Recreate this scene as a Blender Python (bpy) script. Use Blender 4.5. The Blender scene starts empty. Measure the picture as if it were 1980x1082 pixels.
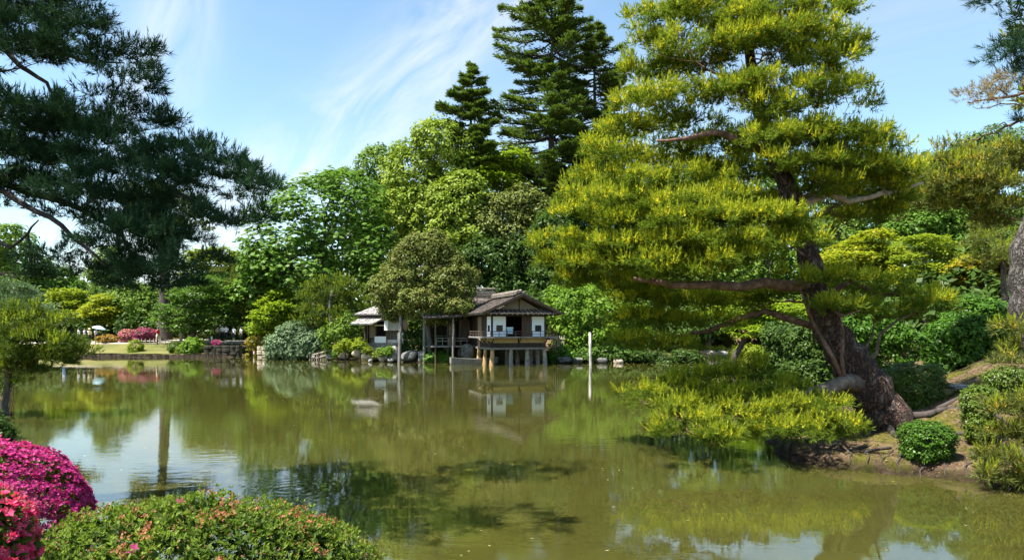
import bpy, math, random
import numpy as np
from mathutils import Vector, Matrix

random.seed(7)
rng = np.random.default_rng(11)
sc = bpy.context.scene
col = sc.collection
R = math.radians

# ------------------------------------------------------------------ camera, sky, sun, exposure
F, CX, HY, EYE = 1320.0, 990.0, 636.0, 3.0       # photograph: focal length in pixels, centre column, horizon row, eye height above the pond

def P(px, py, d):
    """point seen at photograph pixel (px, py) at d metres ahead of the camera"""
    return np.array(((px - CX) * d / F, d, EYE - (py - HY) * d / F))

cam_data = bpy.data.cameras.new('camera')
cam_data.sensor_width = 36.0
cam_data.lens = 24.0
cam_data.shift_y = (HY - 541.0) / 1980.0
cam_data.clip_start = 0.05
cam_data.clip_end = 2000.0
cam = bpy.data.objects.new('camera', cam_data)
cam.location = (0, 0, EYE)
cam.rotation_euler = (R(90), 0, 0)
col.objects.link(cam)
sc.camera = cam

SUN_EL, SUN_AZ = R(61), math.atan2(-0.76, -0.42)        # azimuth measured from +Y towards +X: the sun stands high to the viewer's left
sun_dir = Vector((math.sin(SUN_AZ) * math.cos(SUN_EL), math.cos(SUN_AZ) * math.cos(SUN_EL), math.sin(SUN_EL)))
sun_data = bpy.data.lights.new('sun', 'SUN')
sun_data.energy = 5.0
sun_data.angle = R(0.5)
sun_data.color = (1.0, 0.94, 0.84)
sun = bpy.data.objects.new('sun', sun_data)
sun.rotation_euler = (-sun_dir).to_track_quat('-Z', 'Y').to_euler()
sun.location = (-30, -20, 60)
col.objects.link(sun)

world = bpy.data.worlds.new('World')
sc.world = world
world.use_nodes = True
def build_world():
    nt = world.node_tree
    nt.nodes.clear()
    N, L = nt.nodes.new, nt.links.new
    out = N('ShaderNodeOutputWorld'); bg = N('ShaderNodeBackground')
    bg.inputs['Strength'].default_value = 0.09
    sky = N('ShaderNodeTexSky'); sky.sky_type = 'NISHITA'; sky.sun_disc = False
    sky.sun_elevation = SUN_EL; sky.sun_rotation = SUN_AZ
    sky.air_density = 1.0; sky.dust_density = 0.6; sky.ozone_density = 0.7; sky.altitude = 20
    tc = N('ShaderNodeTexCoord')
    def band(p1, p2, w, amp, lo, hi, scale, seed):
        a = Vector(((p1[0] - CX) / F, 1, (HY - p1[1]) / F)).normalized()
        b = Vector(((p2[0] - CX) / F, 1, (HY - p2[1]) / F)).normalized()
        n = a.cross(b).normalized()
        # noise stretched along the band
        nz = N('ShaderNodeTexNoise'); nz.inputs['Scale'].default_value = scale; nz.inputs['Detail'].default_value = 7; nz.inputs['Roughness'].default_value = 0.62
        nz.inputs['Distortion'].default_value = 0.6
        along = (b - a).normalized(); side = n
        d1 = N('ShaderNodeVectorMath'); d1.operation = 'DOT_PRODUCT'; d1.inputs[1].default_value = along
        d2 = N('ShaderNodeVectorMath'); d2.operation = 'DOT_PRODUCT'; d2.inputs[1].default_value = side
        cb = N('ShaderNodeCombineXYZ'); cb.inputs[2].default_value = seed
        m1 = N('ShaderNodeMath'); m1.operation = 'MULTIPLY'; m1.inputs[1].default_value = 0.9
        m2 = N('ShaderNodeMath'); m2.operation = 'MULTIPLY'; m2.inputs[1].default_value = 2.6
        L(tc.outputs['Generated'], d1.inputs[0]); L(tc.outputs['Generated'], d2.inputs[0])
        L(d1.outputs['Value'], m1.inputs[0]); L(d2.outputs['Value'], m2.inputs[0])
        L(m1.outputs[0], cb.inputs[0]); L(m2.outputs[0], cb.inputs[1]); L(cb.outputs[0], nz.inputs['Vector'])
        ab = N('ShaderNodeMath'); ab.operation = 'ABSOLUTE'; L(d2.outputs['Value'], ab.inputs[0])
        mr = N('ShaderNodeMapRange'); mr.interpolation_type = 'SMOOTHSTEP'
        mr.inputs['From Min'].default_value = 0.0; mr.inputs['From Max'].default_value = w
        mr.inputs['To Min'].default_value = 1.0; mr.inputs['To Max'].default_value = 0.0
        L(ab.outputs[0], mr.inputs['Value'])
        nr = N('ShaderNodeMapRange'); nr.inputs['From Min'].default_value = lo; nr.inputs['From Max'].default_value = hi
        L(nz.outputs['Fac'], nr.inputs['Value'])
        mm = N('ShaderNodeMath'); mm.operation = 'MULTIPLY'; L(mr.outputs[0], mm.inputs[0]); L(nr.outputs[0], mm.inputs[1])
        ma = N('ShaderNodeMath'); ma.operation = 'MULTIPLY'; ma.inputs[1].default_value = amp; L(mm.outputs[0], ma.inputs[0])
        return ma.outputs[0]
    b1 = band((950, 0), (560, 330), 0.10, 1.0, 0.36, 0.62, 5.0, 1.3)
    b2 = band((345, 0), (285, 260), 0.085, 0.8, 0.40, 0.66, 5.5, 7.7)
    b3 = band((500, 420), (760, 330), 0.15, 0.6, 0.3, 0.7, 2.6, 4.1)
    s1 = N('ShaderNodeMath'); s1.operation = 'ADD'; L(b1, s1.inputs[0]); L(b2, s1.inputs[1])
    s2 = N('ShaderNodeMath'); s2.operation = 'ADD'; s2.use_clamp = True; L(s1.outputs[0], s2.inputs[0]); L(b3, s2.inputs[1])
    s3 = N('ShaderNodeMath'); s3.operation = 'MULTIPLY'; s3.inputs[1].default_value = 0.62; L(s2.outputs[0], s3.inputs[0])
    mix = N('ShaderNodeMix'); mix.data_type = 'RGBA'
    tint = N('ShaderNodeMix'); tint.data_type = 'RGBA'; tint.blend_type = 'MULTIPLY'; tint.inputs['Factor'].default_value = 1.0; tint.inputs['B'].default_value = (0.95, 1.05, 1.0, 1)
    L(sky.outputs[0], tint.inputs['A']); L(s3.outputs[0], mix.inputs['Factor']); L(tint.outputs['Result'], mix.inputs['A'])
    mix.inputs['B'].default_value = (4.2, 4.35, 4.5, 1)
    L(mix.outputs['Result'], bg.inputs['Color']); L(bg.outputs[0], out.inputs[0])
build_world()

sc.view_settings.view_transform = 'Standard'
sc.view_settings.look = 'None'
sc.view_settings.gamma = 1.0
sc.view_settings.exposure = 1.58
sc.view_settings.use_curve_mapping = False
sc.cycles.max_bounces = 7
sc.cycles.diffuse_bounces = 3
sc.cycles.glossy_bounces = 3
sc.cycles.transmission_bounces = 5
sc.cycles.caustics_reflective = False
sc.cycles.caustics_refractive = False
sc.cycles.sample_clamp_indirect = 6.0
sc.cycles.use_denoising = True

# ------------------------------------------------------------------ materials
MATS = {}
def nodes_of(name):
    m = bpy.data.materials.new(name); m.use_nodes = True
    nt = m.node_tree; nt.nodes.clear()
    out = nt.nodes.new('ShaderNodeOutputMaterial')
    return m, nt, nt.nodes.new, nt.links.new, out

def ramp(N, stops):
    r = N('ShaderNodeValToRGB'); e = r.color_ramp.elements
    while len(e) > 1: e.remove(e[-1])
    e[0].position = stops[0][0]; e[0].color = (*stops[0][1], 1)
    for p, c in stops[1:]:
        k = e.new(p); k.color = (*c, 1)
    return r

def leaf_mat(name, a, b, trans=0.35, rough=0.45, scale=0.6, spec=0.4, glow=1.25):
    """leaf: hue varies leaf by leaf and clump by clump, part of the light passes through"""
    if name in MATS: return MATS[name]
    m, nt, N, L, out = nodes_of(name)
    geo = N('ShaderNodeNewGeometry'); tcd = N('ShaderNodeTexCoord')
    nz = N('ShaderNodeTexNoise'); nz.inputs['Scale'].default_value = scale; nz.inputs['Detail'].default_value = 3
    L(tcd.outputs['Object'], nz.inputs['Vector'])
    m1 = N('ShaderNodeMath'); m1.operation = 'MULTIPLY_ADD'; m1.inputs[1].default_value = 0.55; L(geo.outputs['Random Per Island'], m1.inputs[0])
    mr = N('ShaderNodeMapRange'); mr.inputs['From Min'].default_value = 0.3; mr.inputs['From Max'].default_value = 0.7; mr.inputs['To Max'].default_value = 0.45
    L(nz.outputs['Fac'], mr.inputs['Value']); L(mr.outputs[0], m1.inputs[2])
    mix = N('ShaderNodeMix'); mix.data_type = 'RGBA'
    mix.inputs['A'].default_value = (*a, 1); mix.inputs['B'].default_value = (*b, 1)
    L(m1.outputs[0], mix.inputs['Factor'])
    p = N('ShaderNodeBsdfPrincipled'); p.inputs['Roughness'].default_value = rough; p.inputs['Specular IOR Level'].default_value = spec * 0.6
    L(mix.outputs['Result'], p.inputs['Base Color'])
    tr = N('ShaderNodeBsdfTranslucent')
    g = N('ShaderNodeMix'); g.data_type = 'RGBA'; g.blend_type = 'MULTIPLY'; g.inputs['Factor'].default_value = 1
    g.inputs['B'].default_value = (glow * 1.05, glow * 1.1, glow * 0.6, 1); L(mix.outputs['Result'], g.inputs['A']); L(g.outputs['Result'], tr.inputs['Color'])
    ms = N('ShaderNodeMixShader'); ms.inputs[0].default_value = trans
    L(p.outputs[0], ms.inputs[1]); L(tr.outputs[0], ms.inputs[2]); L(ms.outputs[0], out.inputs[0])
    MATS[name] = m
    return m

def surf_mat(name, stops, scale=4.0, rough=0.8, bump=0.0, bscale=None, stretch=(1, 1, 1), detail=6, spec=0.3, voronoi=False, island=0.0, bdist=0.02):
    """noise-coloured surface with optional relief"""
    if name in MATS: return MATS[name]
    m, nt, N, L, out = nodes_of(name)
    tcd = N('ShaderNodeTexCoord'); mp = N('ShaderNodeMapping'); mp.inputs['Scale'].default_value = stretch
    L(tcd.outputs['Object'], mp.inputs['Vector'])
    nz = N('ShaderNodeTexNoise'); nz.inputs['Scale'].default_value = scale; nz.inputs['Detail'].default_value = detail; nz.inputs['Roughness'].default_value = 0.6
    L(mp.outputs[0], nz.inputs['Vector'])
    fac = nz.outputs['Fac']
    if island:
        geo = N('ShaderNodeNewGeometry'); oi = N('ShaderNodeObjectInfo')
        ad = N('ShaderNodeMath'); ad.operation = 'ADD'; L(geo.outputs['Random Per Island'], ad.inputs[0]); L(oi.outputs['Random'], ad.inputs[1])
        fr = N('ShaderNodeMath'); fr.operation = 'FRACT'; L(ad.outputs[0], fr.inputs[0])
        ma = N('ShaderNodeMath'); ma.operation = 'MULTIPLY_ADD'; ma.inputs[1].default_value = island; L(fr.outputs[0], ma.inputs[0])
        sb = N('ShaderNodeMath'); sb.operation = 'SUBTRACT'; sb.inputs[1].default_value = island / 2; L(fac, sb.inputs[0]); L(sb.outputs[0], ma.inputs[2])
        fac = ma.outputs[0]
    r = ramp(N, stops); L(fac, r.inputs[0])
    p = N('ShaderNodeBsdfPrincipled'); p.inputs['Roughness'].default_value = rough; p.inputs['Specular IOR Level'].default_value = spec
    L(r.outputs[0], p.inputs['Base Color'])
    if bump:
        if voronoi:
            t = N('ShaderNodeTexVoronoi'); t.inputs['Scale'].default_value = bscale or scale; o = t.outputs['Distance']
            t.feature = 'DISTANCE_TO_EDGE'
            w = N('ShaderNodeTexNoise'); w.inputs['Scale'].default_value = (bscale or scale) * 1.5; L(mp.outputs[0], w.inputs['Vector'])
            va = N('ShaderNodeVectorMath'); va.operation = 'MULTIPLY_ADD'; va.inputs[1].default_value = (.25,) * 3
            L(w.outputs['Color'], va.inputs[0]); L(mp.outputs[0], va.inputs[2]); L(va.outputs[0], t.inputs['Vector'])
            mrr = N('ShaderNodeMapRange'); mrr.inputs['From Max'].default_value = 0.18; L(o, mrr.inputs['Value']); o = mrr.outputs[0]
            dk = N('ShaderNodeMix'); dk.data_type = 'RGBA'; dk.blend_type = 'MULTIPLY'; dk.inputs['Factor'].default_value = 0.65
            L(r.outputs[0], dk.inputs['A']); L(o, dk.inputs['B']); L(dk.outputs['Result'], p.inputs['Base Color'])
        else:
            t = N('ShaderNodeTexNoise'); t.inputs['Scale'].default_value = bscale or scale * 3; t.inputs['Detail'].default_value = 6; o = t.outputs['Fac']
            L(mp.outputs[0], t.inputs['Vector'])
        b = N('ShaderNodeBump'); b.inputs['Strength'].default_value = bump; b.inputs['Distance'].default_value = bdist
        L(o, b.inputs['Height']); L(b.outputs[0], p.inputs['Normal'])
    L(p.outputs[0], out.inputs[0])
    MATS[name] = m
    return m

def flat(name, c, rough=0.7, var=0.15):
    lo = tuple(x * (1 - var) for x in c); hi = tuple(min(1, x * (1 + var)) for x in c)
    return surf_mat(name, [(0.3, lo), (0.7, hi)], scale=9, rough=rough)

# ------------------------------------------------------------------ mesh helpers
class MB:
    def __init__(s): s.v, s.f, s.m = [], [], []
    def add(s, v, f, m=0):
        o = len(s.v); s.v += [tuple(map(float, p)) for p in v]
        s.f += [tuple(i + o for i in q) for q in f]; s.m += [m] * len(f)
    def box(s, c, size, rot=None, m=0):
        x, y, z = (q / 2 for q in size)
        pts = [Vector((a, b, e)) for e in (-z, z) for b in (-y, y) for a in (-x, x)]
        if rot is not None: pts = [rot @ p for p in pts]
        s.add([p + Vector(c) for p in pts], [(0, 2, 3, 1), (4, 5, 7, 6), (0, 1, 5, 4), (2, 6, 7, 3), (0, 4, 6, 2), (1, 3, 7, 5)], m)
    def b2(s, lo, hi, m=0):
        s.box([(a + b) / 2 for a, b in zip(lo, hi)], [b - a for a, b in zip(lo, hi)], None, m)
    def beam(s, p0, p1, w, h, up=(0, 0, 1), m=0):
        p0, p1 = Vector(p0), Vector(p1); d = p1 - p0; L_ = d.length; d.normalize()
        u = Vector(up); sx = d.cross(u)
        if sx.length < 1e-4: sx = Vector((1, 0, 0))
        sx.normalize(); u = sx.cross(d)
        rot = Matrix((sx, d, u)).transposed()
        s.box((p0 + p1) / 2, (w, L_, h), rot, m)
    def tube(s, pts, rad, n=8, m=0, cap=True, squash=None):
        pts = [Vector(p) for p in pts]; vs, k = [], len(pts)
        prev = None
        for i, p in enumerate(pts):
            t = (pts[min(i + 1, k - 1)] - pts[max(i - 1, 0)])
            t.normalize()
            if prev is None:
                a = t.cross(Vector((0.31, 0.95, 0.07)))
                if a.length < .05: a = t.cross(Vector((1, 0, 0)))
            else: a = prev - t * prev.dot(t)
            a.normalize(); prev = a; b = t.cross(a)
            for j in range(n):
                th = 2 * math.pi * j / n
                vs.append(p + (a * math.cos(th) + b * math.sin(th)) * rad[i])
        fs = [(i * n + j, i * n + (j + 1) % n, (i + 1) * n + (j + 1) % n, (i + 1) * n + j) for i in range(k - 1) for j in range(n)]
        if cap: fs += [tuple(range(n - 1, -1, -1)), tuple(range((k - 1) * n, k * n))]
        s.add(vs, fs, m)
    def loft(s, rings, n=10, m=0, cap=True):
        """rings of (centre, rx, ry) lying level"""
        vs = []
        for c, rx, ry in rings:
            for j in range(n):
                th = 2 * math.pi * j / n
                vs.append((c[0] + rx * math.cos(th), c[1] + ry * math.sin(th), c[2]))
        k = len(rings)
        fs = [(i * n + j, i * n + (j + 1) % n, (i + 1) * n + (j + 1) % n, (i + 1) * n + j) for i in range(k - 1) for j in range(n)]
        if cap: fs += [tuple(range(n - 1, -1, -1)), tuple(range((k - 1) * n, k * n))]
        s.add(vs, fs, m)
    def prism(s, poly, vec, m=0):
        n = len(poly); a = [Vector(p) for p in poly]; b = [p + Vector(vec) for p in a]
        s.add(a + b, [tuple(range(n - 1, -1, -1)), tuple(range(n, 2 * n))] + [(i, (i + 1) % n, n + (i + 1) % n, n + i) for i in range(n)], m)

def link(name, me, parent=None, loc=None):
    o = bpy.data.objects.new(name, me); col.objects.link(o)
    if parent is not None: o.parent = parent
    if loc is not None: o.location = loc
    return o

def make(name, mb, mats, parent=None, smooth=False, loc=None):
    me = bpy.data.meshes.new(name); me.from_pydata(mb.v, [], mb.f)
    for m in (mats if isinstance(mats, (list, tuple)) else [mats]): me.materials.append(m)
    if any(mb.m): me.polygons.foreach_set('material_index', mb.m)
    if smooth: me.polygons.foreach_set('use_smooth', [True] * len(me.polygons))
    me.validate(); me.update()
    return link(name, me, parent, loc)

def make_np(name, v, k, mats, parent=None, mi=None, loc=None, faces=None, smooth=False):
    """v: (n*k,3) with each consecutive k vertices one face, or faces given as (nf,k)"""
    me = bpy.data.meshes.new(name)
    v = np.ascontiguousarray(v, dtype=np.float32); nv = len(v)
    idx = np.arange(nv, dtype=np.int32) if faces is None else np.ascontiguousarray(faces, dtype=np.int32).ravel()
    nf = len(idx) // k
    me.vertices.add(nv); me.vertices.foreach_set('co', v.ravel())
    me.loops.add(len(idx)); me.loops.foreach_set('vertex_index', idx)
    me.polygons.add(nf); me.polygons.foreach_set('loop_start', np.arange(nf, dtype=np.int32) * k)
    for m in (mats if isinstance(mats, (list, tuple)) else [mats]): me.materials.append(m)
    if mi is not None: me.polygons.foreach_set('material_index', np.ascontiguousarray(mi, dtype=np.int32))
    if smooth: me.polygons.foreach_set('use_smooth', np.ones(nf, dtype=bool))
    me.update(calc_edges=True)
    return link(name, me, parent, loc)

def tag(o, label=None, cat=None, group=None, kind=None):
    for k, val in (('label', label), ('category', cat), ('group', group), ('kind', kind)):
        if val: o[k] = val
    return o

def thing(name, label, cat, loc=(0, 0, 0), rz=0.0, group=None):
    o = bpy.data.objects.new(name, None); col.objects.link(o)
    o.empty_display_size = 0.2
    o.location = loc; o.rotation_euler = (0, 0, rz)
    return tag(o, label, cat, group)

def off(root): return tuple(-c for c in root.location)

def norm(a): return a / (np.linalg.norm(a, axis=-1, keepdims=True) + 1e-9)
def rand_dir(n): return norm(rng.normal(size=(n, 3)))

def smooth(a, b, x):
    t = np.clip((x - a) / (b - a), 0, 1); return t * t * (3 - 2 * t)

# ------------------------------------------------------------------ lie of the land
POND = np.array([(20, 6), (8, 6.0), (0, 6.3), (-3, 6.8), (-7, 8.5), (-11, 13), (-15, 19), (-17, 23), (-22, 30), (-40, 45), (-57, 60), (-60, 73),
                 (-51, 73.2), (-40, 73.0), (-30.3, 73.2), (-29.2, 74), (-28.6, 80), (-27.0, 80), (-27.0, 73), (-26, 71.5), (-24.5, 69.5), (-20, 67.2), (-15.5, 65.2), (-12, 63.0),
                 (-9.3, 61.6), (-6, 60.8), (-3.4, 61.2), (0, 61.8), (4, 61.6), (8, 60.6), (12, 61), (16, 63), (20, 70), (24, 84), (27, 91), (33, 92.5), (39, 91),
                 (37, 84), (31, 70), (23.5, 53), (14.5, 32), (9.6, 23), (7.6, 19.4), (6.5, 17.2), (6.3, 16.2), (6.9, 14.8), (8.0, 13.9), (9.6, 12.9), (13, 11.8), (20, 10.2)], float)

def pond_sd(x, y):
    """distance to the shoreline, positive on land"""
    x = np.asarray(x, float); y = np.asarray(y, float)
    d = np.full(x.shape, 1e9); inside = np.zeros(x.shape, bool)
    n = len(POND)
    for i in range(n):
        ax, ay = POND[i]; bx, by = POND[(i + 1) % n]
        ex, ey = bx - ax, by - ay
        t = np.clip(((x - ax) * ex + (y - ay) * ey) / (ex * ex + ey * ey), 0, 1)
        d = np.minimum(d, np.hypot(x - ax - t * ex, y - ay - t * ey))
        c = ((ay > y) != (by > y))
        with np.errstate(divide='ignore', invalid='ignore'):
            xi = ex * (y - ay) / (ey if ey else 1e-9) + ax
        inside ^= c & (x < xi)
    return np.where(inside, -d, d)

def ground(x, y):
    x = np.asarray(x, float); y = np.asarray(y, float)
    sd = pond_sd(x, y)
    wob = 0.10 * np.sin(x * 2.9 + 1.3 * np.sin(y * 2.1)) + 0.08 * np.sin(y * 4.3 + x * 1.7) + 0.05 * np.sin(x * 7.1 - y * 5.3)
    near = (y < 30)
    sdw = sd + wob * np.where(near & (x > 4), 1.2, 0.4)
    z = 0.28 * smooth(-0.05, 0.45, sdw) + 1.0 * smooth(0.5, 7.0, sd)
    right = smooth(4, 8, x) * (1 - smooth(45, 60, y))
    z = z + right * (1.7 * smooth(2.2, 9.5, sd) + 1.5 * smooth(10, 30, sd)) + right * (wob * 0.35 * smooth(0.2, 1, sd))
    z = z + 9.0 * np.exp(-((x - 12) / 40) ** 2 - ((y - 112) / 30) ** 2) * smooth(3, 12, sd)
    z = z + 6.0 * np.exp(-((x - 62) / 26) ** 2 - ((y - 70) / 40) ** 2) * smooth(2, 12, sd)
    z = z + 0.45 * np.exp(-((x + 24.5) / 3.5) ** 2 - ((y - 76) / 4) ** 2) * smooth(0, 2, sd)
    return np.where(sdw < 0, np.maximum(-1.5, sdw * 0.55 - 0.06), z)

def gz(x, y): return float(ground(np.array([x]), np.array([y]))[0])

def seg(*parts):
    a = []
    for lo, hi, st in parts: a += list(np.arange(lo, hi - 1e-6, st))
    return np.array(a + [parts[-1][1]])

GX = seg((-330, -64, 14), (-64, -8, 1.0), (-8, 4, 0.6), (4, 20, 0.2), (20, 50, 1.0), (50, 330, 14))
GY = seg((-40, 0, 3), (0, 10, 0.5), (10, 24, 0.2), (24, 56, 1.0), (56, 84, 0.5), (84, 120, 2.0), (120, 450, 22))

def sheet(name, xs, ys, zf, mat):
    X, Y = np.meshgrid(xs, ys); Z = zf(X, Y)
    v = np.stack([X, Y, Z], -1).reshape(-1, 3); nx, ny = len(xs), len(ys)
    i, j = np.meshgrid(np.arange(nx - 1), np.arange(ny - 1))
    a = (j * nx + i).ravel()
    f = np.stack([a, a + 1, a + nx + 1, a + nx], -1)
    return make_np(name, v, 4, mat, faces=f, smooth=True)
# ------------------------------------------------------------------ ground, lawn, path, water
def earth_mat():
    m, nt, N, L, out = nodes_of('bank_earth')
    tcd = N('ShaderNodeTexCoord')
    n1 = N('ShaderNodeTexNoise'); n1.inputs['Scale'].default_value = 0.75; n1.inputs['Detail'].default_value = 8; n1.inputs['Roughness'].default_value = 0.65
    n2 = N('ShaderNodeTexNoise'); n2.inputs['Scale'].default_value = 9.0; n2.inputs['Detail'].default_value = 6; n2.inputs['Roughness'].default_value = 0.7
    n3 = N('ShaderNodeTexNoise'); n3.inputs['Scale'].default_value = 60.0; n3.inputs['Detail'].default_value = 4
    for n in (n1, n2, n3): L(tcd.outputs['Object'], n.inputs['Vector'])
    moss = ramp(N, [(0.3, (0.035, 0.045, 0.008)), (0.55, (0.13, 0.12, 0.02)), (0.75, (0.22, 0.19, 0.04))]); L(n2.outputs['Fac'], moss.inputs[0])
    soil = ramp(N, [(0.3, (0.045, 0.028, 0.017)), (0.52, (0.16, 0.105, 0.065)), (0.72, (0.34, 0.25, 0.17))]); L(n2.outputs['Fac'], soil.inputs[0])
    k = N('ShaderNodeMapRange'); k.inputs['From Min'].default_value = 0.47; k.inputs['From Max'].default_value = 0.58; L(n1.outputs['Fac'], k.inputs['Value'])
    mx = N('ShaderNodeMix'); mx.data_type = 'RGBA'; L(k.outputs[0], mx.inputs['Factor']); L(soil.outputs[0], mx.inputs['A']); L(moss.outputs[0], mx.inputs['B'])
    p = N('ShaderNodeBsdfPrincipled'); p.inputs['Roughness'].default_value = 0.95; p.inputs['Specular IOR Level'].default_value = 0.15
    sz = N('ShaderNodeSeparateXYZ'); L(tcd.outputs['Object'], sz.inputs[0])       # soaked soil along the waterline
    wz = N('ShaderNodeMath'); wz.operation = 'MULTIPLY_ADD'; wz.inputs[1].default_value = -0.22; L(n2.outputs['Fac'], wz.inputs[0]); L(sz.outputs['Z'], wz.inputs[2])
    wet = N('ShaderNodeMapRange'); wet.inputs['From Min'].default_value = -0.02; wet.inputs['From Max'].default_value = 0.14; wet.inputs['To Min'].default_value = 0.30; wet.inputs['To Max'].default_value = 1.0; L(wz.outputs[0], wet.inputs['Value'])
    wm_ = N('ShaderNodeMix'); wm_.data_type = 'RGBA'; wm_.blend_type = 'MULTIPLY'; wm_.inputs['Factor'].default_value = 1.0; L(mx.outputs['Result'], wm_.inputs['A']); L(wet.outputs[0], wm_.inputs['B'])
    L(wm_.outputs['Result'], p.inputs['Base Color'])
    ad = N('ShaderNodeMath'); ad.operation = 'MULTIPLY_ADD'; ad.inputs[1].default_value = 0.35; L(n3.outputs['Fac'], ad.inputs[0]); L(n2.outputs['Fac'], ad.inputs[2])
    b = N('ShaderNodeBump'); b.inputs['Strength'].default_value = 1.0; b.inputs['Distance'].default_value = 0.12; L(ad.outputs[0], b.inputs['Height']); L(b.outputs[0], p.inputs['Normal'])
    L(p.outputs[0], out.inputs[0])
    return m

tag(sheet('ground', GX, GY, ground, earth_mat()), kind='structure')
lawn_m = surf_mat('lawn_turf', [(0.3, (0.055, 0.07, 0.014)), (0.5, (0.115, 0.115, 0.026)), (0.72, (0.175, 0.15, 0.05))], scale=0.55, rough=0.9, bump=0.6, bscale=14, stretch=(0.6, 1.6, 1), bdist=0.03)
path_m = surf_mat('gravel_path', [(0.3, (0.32, 0.28, 0.22)), (0.7, (0.5, 0.45, 0.38))], scale=3, rough=0.95, bump=0.4, bscale=60)
tag(sheet('lawn', seg((-58, -31.2, 0.5)), seg((73.45, 78.6, 0.35)), lambda x, y: ground(x, y) + 0.09 + 0.06 * np.sin(x * 0.9) * np.sin(y * 1.3 + x * .35), lawn_m), kind='structure')
tag(sheet('garden_path', seg((-62, -32, 0.8)), seg((79.0, 82.2, 0.4)), lambda x, y: ground(x, y) + 0.03, path_m), kind='structure')

def water_mat():
    m, nt, N, L, out = nodes_of('pond_water')
    tcd = N('ShaderNodeTexCoord')
    mp = N('ShaderNodeMapping'); mp.inputs['Scale'].default_value = (0.55, 1.25, 1)
    L(tcd.outputs['Object'], mp.inputs['Vector'])
    n1 = N('ShaderNodeTexNoise'); n1.inputs['Scale'].default_value = 3.2; n1.inputs['Detail'].default_value = 3.5; n1.inputs['Roughness'].default_value = 0.55
    L(mp.outputs[0], n1.inputs['Vector'])
    n2 = N('ShaderNodeTexNoise'); n2.inputs['Scale'].default_value = 0.16; n2.inputs['Detail'].default_value = 3; L(tcd.outputs['Object'], n2.inputs['Vector'])
    amp = N('ShaderNodeMapRange'); amp.inputs['From Min'].default_value = 0.38; amp.inputs['From Max'].default_value = 0.66
    amp.inputs['To Min'].default_value = 0.12; amp.inputs['To Max'].default_value = 1.0; L(n2.outputs['Fac'], amp.inputs['Value'])
    hm = N('ShaderNodeMath'); hm.operation = 'MULTIPLY'; L(n1.outputs['Fac'], hm.inputs[0]); L(amp.outputs[0], hm.inputs[1])
    # rings spreading from a fish rise
    sx = N('ShaderNodeVectorMath'); sx.operation = 'DISTANCE'; sx.inputs[1].default_value = (-4.2, 12.8, 0); L(tcd.outputs['Object'], sx.inputs[0])
    sn = N('ShaderNodeMath'); sn.operation = 'SINE'; sc_ = N('ShaderNodeMath'); sc_.operation = 'MULTIPLY'; sc_.inputs[1].default_value = 26.0
    L(sx.outputs['Value'], sc_.inputs[0]); L(sc_.outputs[0], sn.inputs[0])
    fr = N('ShaderNodeMapRange'); fr.inputs['From Min'].default_value = 0.3; fr.inputs['From Max'].default_value = 1.7; fr.inputs['To Min'].default_value = 0.10; fr.inputs['To Max'].default_value = 0.0
    L(sx.outputs['Value'], fr.inputs['Value'])
    rm = N('ShaderNodeMath'); rm.operation = 'MULTIPLY_ADD'; L(sn.outputs[0], rm.inputs[0]); L(fr.outputs[0], rm.inputs[1]); L(hm.outputs[0], rm.inputs[2])
    b = N('ShaderNodeBump'); b.inputs['Strength'].default_value = 1.0; b.inputs['Distance'].default_value = 0.0038
    L(rm.outputs[0], b.inputs['Height'])
    r = ramp(N, [(0.3, (0.047, 0.048, 0.0095)), (0.7, (0.061, 0.060, 0.012))])
    n4 = N('ShaderNodeTexNoise'); n4.inputs['Scale'].default_value = 0.35; n4.inputs['Detail'].default_value = 4; L(tcd.outputs['Object'], n4.inputs['Vector']); L(n4.outputs['Fac'], r.inputs[0])
    p = N('ShaderNodeBsdfPrincipled'); p.inputs['Roughness'].default_value = 0.02; p.inputs['IOR'].default_value = 1.9
    p.inputs['Subsurface Weight'].default_value = 1.0; p.inputs['Subsurface Radius'].default_value = (1, 1, .6); p.inputs['Subsurface Scale'].default_value = 0.3
    L(r.outputs[0], p.inputs['Base Color']); L(b.outputs[0], p.inputs['Normal']); L(p.outputs[0], out.inputs[0])
    return m
wm = MB(); wm.add([(-66, 3, 0), (44, 3, 0), (44, 96, 0), (-66, 96, 0)], [(0, 1, 2, 3)])
tag(make('pond_water', wm, water_mat()), kind='structure')

# ------------------------------------------------------------------ foliage builders
def cards(C, A, Nn, L, W, mid=0.5):
    """pointed leaf quads: base C, axis A, surface normal Nn"""
    S = norm(np.cross(Nn, A)); n = len(C)
    L = np.broadcast_to(np.asarray(L, float), (n,))[:, None]; W = np.broadcast_to(np.asarray(W, float), (n,))[:, None]
    out = np.empty((n, 4, 3))
    out[:, 0] = C; out[:, 1] = C + A * L * mid + S * W / 2; out[:, 2] = C + A * L; out[:, 3] = C + A * L * mid - S * W / 2
    return out.reshape(-1, 3)

def tangent(Nn, bias=None, k=0.0):
    t = rand_dir(len(Nn))
    if bias is not None: t = t + np.asarray(bias) * k
    t = t - Nn * np.sum(t * Nn, -1, keepdims=True)
    return norm(t)

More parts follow.
